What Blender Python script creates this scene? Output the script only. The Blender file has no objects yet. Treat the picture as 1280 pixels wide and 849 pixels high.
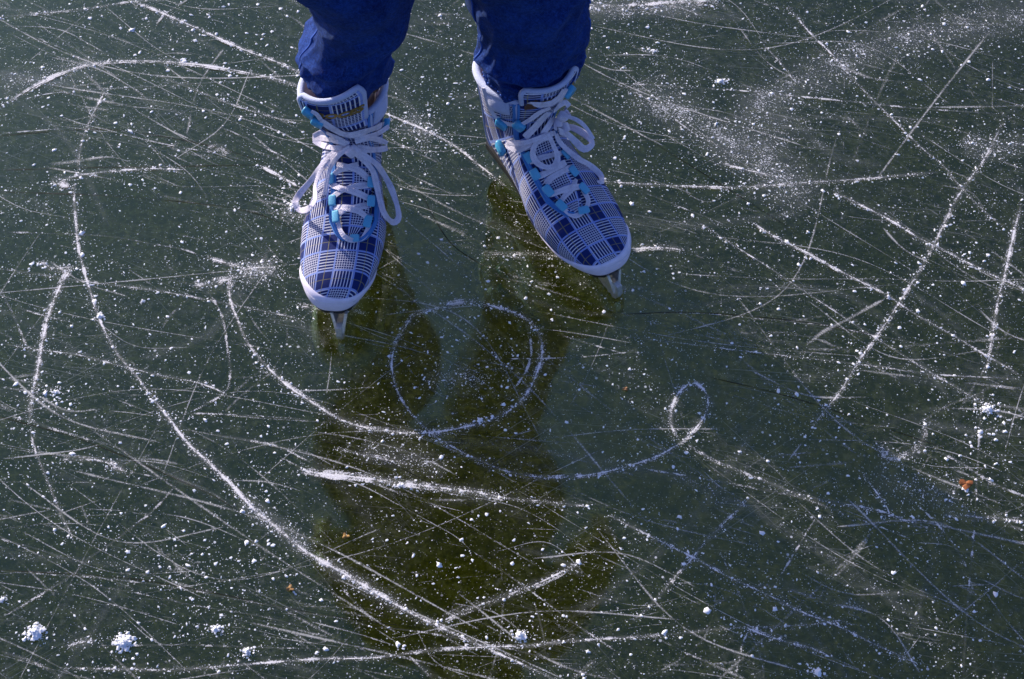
import bpy, bmesh, math, random
import numpy as np
from mathutils import Vector, Matrix, noise
from mathutils.bvhtree import BVHTree

random.seed(7); rng = np.random.default_rng(11)
scene = bpy.context.scene
COL = scene.collection
PI = math.pi

# ------------------------------------------------------------------ camera
PITCH = math.radians(56.0); FPX = 1807.0; CAM_H = 1.35
FW = Vector((0, math.cos(PITCH), -math.sin(PITCH)))
UP = Vector((0, math.sin(PITCH), math.cos(PITCH)))
RT = Vector((1, 0, 0))
CAM = Vector((0, -CAM_H / math.tan(PITCH), CAM_H))
cd = bpy.data.cameras.new('camera'); co = bpy.data.objects.new('camera', cd); COL.objects.link(co)
co.location = CAM; co.rotation_euler = (PI / 2 - PITCH, 0, 0)
cd.sensor_width = 36; cd.lens = 36 * FPX / 1280; cd.clip_start = 0.02; cd.clip_end = 2000
scene.camera = co

def ray(px, py):
    return (FW + RT * ((px - 640) / FPX) - UP * ((py - 424.5) / FPX)).normalized()
def ground(px, py, z=0.0):
    r = ray(px, py); t = (z - CAM.z) / r.z
    return CAM + r * t

# ------------------------------------------------------------------ light
SUN_EL = math.radians(17.5)
sun_dir = Vector((-0.66 * math.cos(SUN_EL), 0.751 * math.cos(SUN_EL), math.sin(SUN_EL))).normalized()
sl = bpy.data.lights.new('sun', 'SUN'); so = bpy.data.objects.new('sun', sl); COL.objects.link(so)
sl.energy = 7.6; sl.angle = math.radians(0.5); sl.color = (1.0, 0.90, 0.77)
so.rotation_euler = (-sun_dir).to_track_quat('-Z', 'Y').to_euler(); so.location = (-3, 3, 4)
w = bpy.data.worlds.new('World'); scene.world = w; w.use_nodes = True
nt = w.node_tree; nt.nodes.clear()
wo = nt.nodes.new('ShaderNodeOutputWorld'); bg = nt.nodes.new('ShaderNodeBackground')
sky = nt.nodes.new('ShaderNodeTexSky'); sky.sky_type = 'NISHITA'; sky.sun_disc = False
sky.sun_elevation = SUN_EL
sky.sun_rotation = math.atan2(sun_dir.x, sun_dir.y)
sky.air_density = 1.0; sky.dust_density = 2.5; sky.ozone_density = 2.5
bg.inputs['Strength'].default_value = 0.165
tint = nt.nodes.new('ShaderNodeMix'); tint.data_type = 'RGBA'; tint.blend_type = 'MULTIPLY'; tint.inputs[0].default_value = 1
tint.inputs[7].default_value = (.88, .90, 1.30, 1)
nt.links.new(sky.outputs[0], tint.inputs[6]); nt.links.new(tint.outputs[2], bg.inputs[0]); nt.links.new(bg.outputs[0], wo.inputs[0])
scene.view_settings.view_transform = 'Standard'; scene.view_settings.look = 'None'
scene.view_settings.exposure = 0; scene.view_settings.gamma = 1
scene.render.engine = 'CYCLES'
scene.cycles.transparent_max_bounces = 48
scene.cycles.max_bounces = 8
scene.cycles.use_denoising = True; scene.cycles.denoiser = 'OPENIMAGEDENOISE'; scene.cycles.denoising_input_passes = 'RGB_ALBEDO_NORMAL'; scene.cycles.denoising_prefilter = 'ACCURATE'

# ------------------------------------------------------------------ node helper
class NB:
    def __init__(s, name):
        s.m = bpy.data.materials.new(name); s.m.use_nodes = True
        s.t = s.m.node_tree; s.t.nodes.clear()
        s.out = s.t.nodes.new('ShaderNodeOutputMaterial')
    def put(s, sock, v):
        if v is None: return
        if hasattr(v, 'is_output'): s.t.links.new(v, sock)
        elif isinstance(v, (tuple, list)):
            sock.default_value = (*v, 1.0) if len(v) == 3 and sock.type == 'RGBA' else v
        else: sock.default_value = v
    def node(s, typ, ins=None, **props):
        n = s.t.nodes.new(typ)
        for k, v in props.items(): setattr(n, k, v)
        for k, v in (ins or {}).items(): s.put(n.inputs[k], v)
        return n
    def m_(s, op, a, b=None, c=None, clamp=False):
        n = s.t.nodes.new('ShaderNodeMath'); n.operation = op; n.use_clamp = clamp
        s.put(n.inputs[0], a); s.put(n.inputs[1], b); s.put(n.inputs[2], c)
        return n.outputs[0]
    def add(s, a, b): return s.m_('ADD', a, b)
    def sub(s, a, b): return s.m_('SUBTRACT', a, b)
    def mul(s, a, b): return s.m_('MULTIPLY', a, b)
    def lt(s, a, b): return s.m_('LESS_THAN', a, b)
    def gt(s, a, b): return s.m_('GREATER_THAN', a, b)
    def step(s, x, lo, hi, o0=0.0, o1=1.0):
        n = s.node('ShaderNodeMapRange', interpolation_type='SMOOTHSTEP')
        s.put(n.inputs[0], x); s.put(n.inputs[1], lo); s.put(n.inputs[2], hi); s.put(n.inputs[3], o0); s.put(n.inputs[4], o1)
        return n.outputs[0]
    def mix(s, f, a, b):
        n = s.t.nodes.new('ShaderNodeMix'); n.data_type = 'RGBA'
        s.put(n.inputs[0], f); s.put(n.inputs[6], a); s.put(n.inputs[7], b)
        return n.outputs[2]
    def obj(s): return s.node('ShaderNodeTexCoord').outputs['Object']
    def uv(s): return s.node('ShaderNodeTexCoord').outputs['UV']
    def xyz(s, v):
        n = s.node('ShaderNodeSeparateXYZ', {0: v}); return n.outputs
    def mapping(s, v, scale=(1, 1, 1), rot=(0, 0, 0), loc=(0, 0, 0)):
        n = s.node('ShaderNodeMapping', {0: v}); n.inputs['Scale'].default_value = scale
        n.inputs['Rotation'].default_value = rot; n.inputs['Location'].default_value = loc
        return n.outputs[0]
    def noise(s, v, scale, detail=2.0, rough=0.5):
        return s.node('ShaderNodeTexNoise', {'Vector': v, 'Scale': scale, 'Detail': detail, 'Roughness': rough}).outputs[0]
    def bump(s, h, strength=0.3, dist=0.001, nrm=None):
        n = s.node('ShaderNodeBump', {'Height': h, 'Strength': strength, 'Distance': dist})
        if nrm is not None: s.put(n.inputs['Normal'], nrm)
        return n.outputs[0]
    def bsdf(s, **kw):
        n = s.t.nodes.new('ShaderNodeBsdfPrincipled')
        for k, v in kw.items(): s.put(n.inputs[k.replace('_', ' ')], v)
        return n
    def done(s, sh):
        s.t.links.new(sh.outputs[0] if hasattr(sh, 'outputs') else sh, s.out.inputs[0]); return s.m

# ------------------------------------------------------------------ materials
def mat_ice():
    b = NB('ice'); o = b.obj()
    big = b.noise(o, 2.2, 3, 0.6); mid = b.noise(o, 14, 4, 0.65)
    fine = b.noise(o, 420, 2, 0.6)
    base = b.mix(b.step(big, .35, .7), ICE_A, ICE_B)
    base = b.mix(b.mul(b.step(mid, .35, .8), .55), base, ICE_C)
    mot = b.mul(b.sub(b.add(b.noise(o, 48, 4, .7), b.noise(o, 170, 3, .7)), 1.0), 1.0)
    base = b.mix(b.step(mot, -.05, .28, 0.0, .85), base, (.048, .056, .010))
    base = b.mix(b.step(mot, .05, -.28, 0.0, .6), base, (.010, .014, .001))
    # trapped bubbles and frost grains: pale dots at several sizes
    dots = None
    for sc, rmax, keep, ln in ((170, .27, .12, 1.0), (330, .32, .15, .95), (75, .15, .12, 1.0), (620, .38, .32, .7)):
        v = b.node('ShaderNodeTexVoronoi', {'Vector': o, 'Scale': sc, 'Randomness': 1.0})
        cx = b.xyz(v.outputs['Color'])
        r = b.mul(b.step(cx[0], 1 - keep, 1.0), rmax)
        d = b.mul(b.step(b.sub(r, v.outputs['Distance']), 0.0, .06), ln)
        dots = d if dots is None else b.m_('MAXIMUM', dots, d)
    patch = b.step(b.noise(o, 9, 3, .6), .38, .66)
    dots = b.mul(dots, b.add(b.mul(patch, .75), .25))
    # hair scratches: long stretched noise in several directions
    hair = None
    for ang, sx, sy, seed in ((-14, 5, 620, 0), (-27, 4, 560, 3), (-5, 5, 700, 7), (35, 4, 640, 11), (-50, 5, 640, 17)):
        mp = b.mapping(o, (sx, sy, 1), (0, 0, 0), (seed, seed * 2.3, 0))
        rotn = b.node('ShaderNodeVectorRotate', {0: o}, rotation_type='Z_AXIS'); rotn.inputs['Angle'].default_value = math.radians(-ang)
        mp = b.mapping(rotn.outputs[0], (sx, sy, 1), (0, 0, 0), (seed, seed * 2.3, 0))
        h = b.noise(mp, 1.0, 1.5, .5)
        h = b.step(h, .64, .80)
        hair = h if hair is None else b.m_('MAXIMUM', hair, h)
    hair = b.mul(hair, b.mul(b.step(b.noise(o, 5, 2, .5), .35, .7), .26))
    haze = b.mul(b.mul(b.step(b.noise(o, 90, 5, .8), .46, .66), b.step(b.noise(o, 5.5, 4, .6), .34, .62)), .055)
    frost = b.m_('MAXIMUM', b.m_('MAXIMUM', dots, hair), haze)
    frost = b.mul(frost, b.step(fine, .25, .6, .55, 1.0))
    rough = b.add(b.step(b.noise(o, 60, 3, .6), .3, .75, .02, .07), b.mul(frost, .6))
    ht = b.add(b.mul(b.noise(o, 26, 2, .5), .35), b.add(b.mul(fine, .03), b.mul(frost, .12)))
    nrm = b.bump(ht, .17, .0016)
    s = b.bsdf(Base_Color=base, Roughness=rough, IOR=1.54, Normal=nrm)
    s.inputs['Specular IOR Level'].default_value = ICE_SPEC
    s.inputs['Specular Tint'].default_value = (.60, 1.0, .72, 1)
    s.inputs['Subsurface Weight'].default_value = 1.0
    s.inputs['Subsurface Radius'].default_value = (45.0, 45.0, 45.0); s.inputs['Subsurface Scale'].default_value = 1.0
    fr = b.bsdf(Base_Color=(.62, .63, .65), Roughness=.8, Normal=nrm); fr.inputs['Specular IOR Level'].default_value = .2
    mx = b.t.nodes.new('ShaderNodeMixShader'); b.put(mx.inputs[0], frost)
    b.t.links.new(s.outputs[0], mx.inputs[1]); b.t.links.new(fr.outputs[0], mx.inputs[2])
    return b.done(mx)
ICE_A = (.021, .0250, .0012); ICE_B = (.027, .0320, .0018); ICE_C = (.0150, .0205, .0016)
ICE_SPEC = 1.0

def mat_scratch(name='scratch_frost', c=(.88, .86, .86), lo=0.0):
    b = NB(name); o = b.obj(); u = b.xyz(b.uv())
    amt = b.node('ShaderNodeAttribute', attribute_name='amt').outputs['Fac']
    d = b.m_('ABSOLUTE', u[0])
    prof = b.step(d, 0.05, 1.0, 1.0, 0.0)
    grain = b.noise(o, 620, 2.5, .65); patch = b.noise(o, 70, 2.5, .6); pl = b.noise(o, 14, 2, .5)
    x = b.add(b.mul(b.mul(prof, amt), 1.15), b.add(b.mul(b.sub(grain, .5), 2.7), b.add(b.mul(b.sub(patch, .5), 3.0), b.mul(b.sub(pl, .5), 1.9))))
    a = b.step(x, .60, 1.22)
    a = b.m_('MAXIMUM', a, b.mul(b.mul(prof, amt), .10))
    a = b.mul(a, b.step(b.mul(prof, amt), 0.02, .3))
    a = b.m_('MULTIPLY', a, b.step(amt, 0.1, .9, .38, .92))
    nrm = b.bump(b.add(grain, b.mul(patch, .6)), .8, .0012)
    s = b.bsdf(Base_Color=c, Roughness=.75, Alpha=a, Normal=nrm)
    s.inputs['Specular IOR Level'].default_value = .25
    return b.done(s)

def mat_hair():
    b = NB('hairline_scratch'); o = b.obj(); u = b.xyz(b.uv())
    amt = b.node('ShaderNodeAttribute', attribute_name='amt').outputs['Fac']
    prof = b.step(b.m_('ABSOLUTE', u[0]), 0.05, 1.0, 1.0, 0.0)
    g = b.noise(o, 520, 2, .6); pl = b.noise(o, 16, 2.5, .6)
    x = b.add(b.mul(b.mul(prof, amt), 1.5), b.add(b.mul(b.sub(g, .5), 1.3), b.mul(b.sub(pl, .5), 1.7)))
    a = b.mul(b.step(x, .22, 1.0), b.mul(prof, .42))
    s = b.bsdf(Base_Color=(.86, .85, .84), Roughness=.8, Alpha=a); s.inputs['Specular IOR Level'].default_value = .2
    return b.done(s)

def mat_crack():
    b = NB('hairline_crack'); o = b.obj(); u = b.xyz(b.uv())
    d = b.m_('ABSOLUTE', u[0])
    a = b.mul(b.step(d, .2, 1.0, 1.0, 0.0), b.step(b.noise(o, 22, 2, .5), .35, .6, .2, .9))
    s = b.bsdf(Base_Color=(.008, .010, .008), Roughness=.5, Alpha=a)
    s.inputs['Specular IOR Level'].default_value = .1
    return b.done(s)

def mat_powder():
    b = NB('frost_powder'); o = b.obj(); u = b.xyz(b.uv())
    amt = b.node('ShaderNodeAttribute', attribute_name='amt').outputs['Fac']
    d = b.m_('ABSOLUTE', u[0])
    prof = b.mul(b.step(d, .0, 1.0, 1.0, 0.0), amt)
    g = b.noise(o, 480, 3, .75); p = b.noise(o, 36, 3, .6)
    x = b.add(prof, b.add(b.mul(b.sub(g, .5), 2.2), b.mul(b.sub(p, .5), 1.0)))
    a = b.mul(b.step(x, .55, .85), b.step(prof, .0, .25, 0.0, .85))
    haze = b.mul(prof, .11)
    a = b.m_('MAXIMUM', a, haze)
    s = b.bsdf(Base_Color=(.72, .74, .78), Roughness=.8, Alpha=a)
    s.inputs['Specular IOR Level'].default_value = .2
    return b.done(s)

def mat_chip():
    b = NB('crushed_ice'); o = b.obj()
    n = b.noise(o, 900, 2, .6)
    s = b.bsdf(Base_Color=b.mix(b.step(n, .3, .7), (.84, .85, .87), (.95, .95, .95)), Roughness=.55, Normal=b.bump(n, .5, .0006))
    return b.done(s)

def mat_leaf(c1, c2):
    b = NB('dry_leaf'); o = b.obj(); n = b.noise(o, 500, 3, .6)
    return b.done(b.bsdf(Base_Color=b.mix(b.step(n, .35, .65), c1, c2), Roughness=.7))

def plaid_pattern(b, navy, white, pale, gold):
    u, v, _ = b.xyz(b.uv())
    P = .0430; B = .0214; S = .00343; S2 = .0027
    def axis(x, off):
        m = b.m_('FLOORED_MODULO', b.add(x, off), P)
        inB = b.lt(m, B)
        st = b.lt(b.m_('FLOORED_MODULO', b.add(x, off), S), S * .31)
        line = b.m_('MAXIMUM', b.lt(b.m_('ABSOLUTE', b.sub(m, B + .0009)), .0010), b.gt(m, P - .0020))
        gold_ = b.lt(b.m_('ABSOLUTE', b.sub(m, B + (P - B) * .52)), .00045)
        return inB, st, line, gold_
    bu, su, lu, gu = axis(u, B / 2); bv, sv, lv, gv = axis(v, .0)
    nbu = b.sub(1.0, bu); nbv = b.sub(1.0, bv)
    w1 = b.mul(b.mul(bu, nbv), su)
    w2 = b.mul(b.mul(nbu, bv), sv)
    su2 = b.lt(b.m_('FLOORED_MODULO', b.add(u, B / 2), S2), S2 * .25); sv2 = b.lt(b.m_('FLOORED_MODULO', v, S2), S2 * .25)
    w3 = b.mul(b.mul(bu, bv), b.m_('MAXIMUM', su2, sv2))
    wh = b.add(b.add(w1, w2), w3)
    c = b.mix(wh, navy, white)
    ln = b.m_('MAXIMUM', lu, lv)
    c = b.mix(b.mul(ln, .85), c, pale)
    g = b.m_('MAXIMUM', b.mul(gu, .75), b.mul(gv, .55))
    c = b.mix(b.mul(g, b.sub(1.0, b.mul(wh, .6))), c, gold)
    return c

def mat_plaid():
    b = NB('plaid_textile'); o = b.obj()
    c = plaid_pattern(b, (.006, .018, .125), (.70, .70, .80), (.30, .40, .82), (.30, .26, .08))
    weave = b.noise(o, 1300, 2, .6)
    c = b.mix(b.step(weave, .25, .8, .0, .16), c, (.06, .09, .24))
    s = b.bsdf(Base_Color=c, Roughness=.8, Normal=b.bump(weave, .5, .0006))
    s.inputs['Specular IOR Level'].default_value = .2
    return b.done(s)

def mat_fabric(name, c1, c2, scale=1200, rough=.85, bump=.4, sheen=.2, dist=.0006):
    b = NB(name); o = b.obj(); n = b.noise(o, scale, 2, .6); n2 = b.noise(o, 60, 3, .6)
    c = b.mix(b.step(b.add(b.mul(n, .6), b.mul(n2, .4)), .3, .7), c1, c2)
    s = b.bsdf(Base_Color=c, Roughness=rough, Normal=b.bump(n, bump, dist))
    s.inputs['Sheen Weight'].default_value = sheen; s.inputs['Specular IOR Level'].default_value = .2
    return b.done(s)

def mat_simple(name, c, rough=.5, metal=0.0, spec=.5, nscale=200, var=.12, bump=.1):
    b = NB(name); o = b.obj(); n = b.noise(o, nscale, 3, .6)
    c2 = tuple(x * (1 - var * 2) for x in c)
    s = b.bsdf(Base_Color=b.mix(b.step(n, .3, .75), c, c2), Roughness=b.step(n, .2, .8, rough * .85, min(1, rough * 1.2)), Metallic=metal,
               Normal=b.bump(n, bump, .0006))
    s.inputs['Specular IOR Level'].default_value = spec
    return b.done(s)

def mat_lace():
    b = NB('white_lace'); o = b.obj(); u, v, _ = b.xyz(b.uv())
    au = b.m_('ABSOLUTE', u)
    wv = b.m_('SINE', b.mul(b.add(v, b.mul(au, 1.2)), 2 * PI / .0024))
    core = b.step(au, .0, .0009)
    n = b.noise(o, 110, 4, .65); n2 = b.noise(o, 900, 2, .6)
    c = b.mix(b.step(n, .42, .75), (.80, .76, .87), (.58, .54, .64))
    c = b.mix(b.mul(b.step(wv, -.9, .2, 1.0, 0.0), .30), c, (.42, .40, .52))
    c = b.mix(b.mul(b.sub(1.0, core), .28), c, (.45, .43, .56))
    s = b.bsdf(Base_Color=c, Roughness=.9, Normal=b.bump(b.add(b.mul(wv, .5), n2), .6, .0007)); s.inputs['Specular IOR Level'].default_value = .1
    return b.done(s)

def mat_denim():
    b = NB('blue_denim'); o = b.obj(); uv = b.uv()
    u, v, _ = b.xyz(uv)
    tw = b.m_('SINE', b.mul(b.add(u, b.mul(v, 1.0)), 2 * PI / .0016))
    n = b.noise(o, 900, 3, .7); n2 = b.noise(o, 25, 3, .6)
    ns = b.noise(b.mapping(uv, (900, 60, 1)), 1.0, 2, .6)
    f = b.add(b.add(b.mul(n, .45), b.mul(n2, .4)), b.add(b.mul(ns, .25), b.mul(tw, .05)))
    f = b.add(f, b.mul(b.sub(b.noise(o, 330, 3, .7), .5), .55))
    c = b.mix(b.step(f, .34, .84), (.0016, .010, .080), (.022, .080, .36))
    s = b.bsdf(Base_Color=c, Roughness=.88, Normal=b.bump(b.noise(b.mapping(o, (1, 1, 2.2)), 38, 3, .55), .75, .006, b.bump(b.add(b.mul(tw, .35), n), .6, .0009)))
    s.inputs['Sheen Weight'].default_value = .10; s.inputs['Sheen Tint'].default_value = (.35, .55, 1, 1); s.inputs['Sheen Roughness'].default_value = .35
    s.inputs['Specular IOR Level'].default_value = .12
    return b.done(s)

M = dict(
    ice=mat_ice(), scratch=mat_scratch(), crack=mat_crack(), hair=mat_hair(), powder=mat_powder(), chip=mat_chip(),
    plaid=mat_plaid(),
    lace=mat_lace(),
    cyan=mat_fabric('cyan_webbing', (.09, .38, .60), (.16, .50, .72), 1500, .6, .4),
    cyan_plastic=mat_simple('cyan_plastic', (.07, .40, .68), .35, 0, .5),
    bind=mat_fabric('blue_binding', (.04, .17, .48), (.07, .25, .60), 1500, .7, .4),
    lining=mat_fabric('lavender_lining', (.40, .45, .66), (.52, .57, .76), 700, .9, .8),
    rubber=mat_simple('white_rubber', (.80, .76, .92), .45, 0, .4, 90, .06, .12),
    thread=mat_simple('pale_thread', (.80, .80, .86), .7),
    black=mat_simple('black_sole', (.012, .012, .014), .5),
    steel=mat_simple('chromed_steel', (.90, .89, .87), .34, .85, .6, 420, .12, .5),
    gold=mat_simple('gold_print', (.42, .26, .05), .4, .5),
    goldlabel=mat_simple('gold_label', (.45, .27, .05), .5, .3),
    darklabel=mat_simple('dark_label', (.03, .028, .03), .7),
    denim=mat_denim(),
    seam=mat_fabric('seam_thread', (.03, .085, .36), (.05, .12, .46), 1500, .85, .5, 0),
    tag=mat_simple('brown_tag', (.13, .06, .035), .7),
    skin=mat_simple('skin', (.55, .33, .24), .5),
    jacket=mat_fabric('dark_jacket', (.018, .018, .022), (.028, .028, .034), 300, .8, .3),
    hat=mat_fabric('grey_knit', (.05, .05, .055), (.09, .09, .1), 400, .9, .7),
)

# ------------------------------------------------------------------ object helpers
def link(name, verts, faces, mat, parent=None, smooth=True, uvs=None, mats=None, fmat=None):
    me = bpy.data.meshes.new(name); me.from_pydata([tuple(v) for v in verts], [], [tuple(f) for f in faces]); me.update()
    for m in (mats or [mat]): me.materials.append(m)
    if fmat is not None: me.polygons.foreach_set('material_index', np.asarray(fmat, dtype=np.int32))
    if smooth: me.polygons.foreach_set('use_smooth', np.ones(len(me.polygons), dtype=bool))
    if uvs is not None:
        l = me.uv_layers.new(name='UVMap'); li = np.empty(len(me.loops), dtype=np.int32); me.loops.foreach_get('vertex_index', li)
        l.data.foreach_set('uv', np.asarray(uvs, dtype=np.float32)[li].ravel())
    o = bpy.data.objects.new(name, me); COL.objects.link(o)
    if parent is not None: o.parent = parent
    return o
def tag(o, label, cat, group=None, kind=None):
    if label: o['label'] = label
    if cat: o['category'] = cat
    if group: o['group'] = group
    if kind: o['kind'] = kind
    return o
def empty(name, loc=(0, 0, 0), rz=0.0):
    o = bpy.data.objects.new(name, None); COL.objects.link(o); o.location = loc; o.rotation_euler = (0, 0, rz)
    o.empty_display_size = .05
    return o
class MB:
    def __init__(s): s.v = []; s.f = []; s.uv = []
    def extend(s, v, f, uv=None):
        k = len(s.v); s.v += [tuple(x) for x in v]; s.f += [tuple(i + k for i in q) for q in f]
        s.uv += [tuple(x) for x in uv] if uv is not None else [(0, 0)] * len(v)
    def build(s, name, mat, parent=None, smooth=True): return link(name, s.v, s.f, mat, parent, smooth, s.uv)
def grid_faces(nr, nc, closed=False):
    f = []
    for i in range(nr - 1):
        for j in range(nc if closed else nc - 1):
            k = (j + 1) % nc
            f.append((i * nc + j, i * nc + k, (i + 1) * nc + k, (i + 1) * nc + j))
    return f
def catmull(P, n):
    """resample a polyline of equal-length vectors at n points, roughly even in arc length"""
    P = np.asarray(P, float)
    if len(P) == 2: return P[0] + (P[1] - P[0]) * np.linspace(0, 1, n)[:, None]
    Q = np.vstack([2 * P[0] - P[1], P, 2 * P[-1] - P[-2]])
    out = []
    for i in range(len(P) - 1):
        p0, p1, p2, p3 = Q[i:i + 4]
        t = np.linspace(0, 1, 13)[:-1, None]
        out.append(.5 * (2 * p1 + (p2 - p0) * t + (2 * p0 - 5 * p1 + 4 * p2 - p3) * t ** 2 + (3 * p1 - p0 - 3 * p2 + p3) * t ** 3))
    out = np.vstack(out + [P[-1:]])
    L = np.concatenate([[0], np.cumsum(np.linalg.norm(np.diff(out[:, :min(3, out.shape[1])], axis=0), axis=1))])
    t = np.linspace(0, L[-1], n)
    return np.stack([np.interp(t, L, out[:, k]) for k in range(out.shape[1])], 1)
def tube(mb, pts, rad, seg=8, flat=None, caps=True):
    """sweep of circular section; rad scalar or list; flat: optional list of (normal, half width, half thick)"""
    pts = [Vector(p) for p in pts]; n = len(pts)
    rad = [rad] * n if not hasattr(rad, '__len__') else rad
    vs = []; up = None
    for i in range(n):
        t = (pts[min(i + 1, n - 1)] - pts[max(i - 1, 0)]).normalized()
        if up is None:
            up = Vector((0, 0, 1)) if abs(t.z) < .9 else Vector((1, 0, 0))
        a = t.cross(up).normalized(); bb = a.cross(t).normalized(); up = bb
        for k in range(seg):
            an = 2 * PI * k / seg
            vs.append(pts[i] + (a * math.cos(an) + bb * math.sin(an)) * rad[i])
    f = grid_faces(n, seg, True)
    if caps: f += [tuple(reversed(range(seg))), tuple((n - 1) * seg + k for k in range(seg))]
    mb.extend(vs, f)
def ribbon3d(mb, pts, nrms, hw, ht, seg=10):
    """flat lace: elliptical section, width lies across the normal"""
    n = len(pts); vs = []; us = []; ln_ = 0.0
    pts = [Vector(p) for p in pts]
    hws = hw if hasattr(hw, '__len__') else [hw] * n
    for i in range(n):
        if i: ln_ += (pts[i] - pts[i - 1]).length
        t = (pts[min(i + 1, n - 1)] - pts[max(i - 1, 0)]).normalized()
        nn = Vector(nrms[i]); nn = (nn - t * nn.dot(t)).normalized(); a = t.cross(nn)
        ro = .38 * noise.noise(Vector((i * .11, len(pts) * 1.7, 3.3))); a, nn = a * math.cos(ro) + nn * math.sin(ro), nn * math.cos(ro) - a * math.sin(ro)
        for c, s_ in ((1, 0), (.93, .75), (.55, 1), (-.55, 1), (-.93, .75), (-1, 0), (-.93, -.75), (-.55, -1), (.55, -1), (.93, -.75)):
            vs.append(pts[i] + a * (c * hws[i]) + nn * (s_ * ht)); us.append((c * hws[i], ln_))
    f = grid_faces(n, seg, True) + [tuple(reversed(range(seg))), tuple((n - 1) * seg + k for k in range(seg))]
    mb.extend(vs, f, us)

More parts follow.
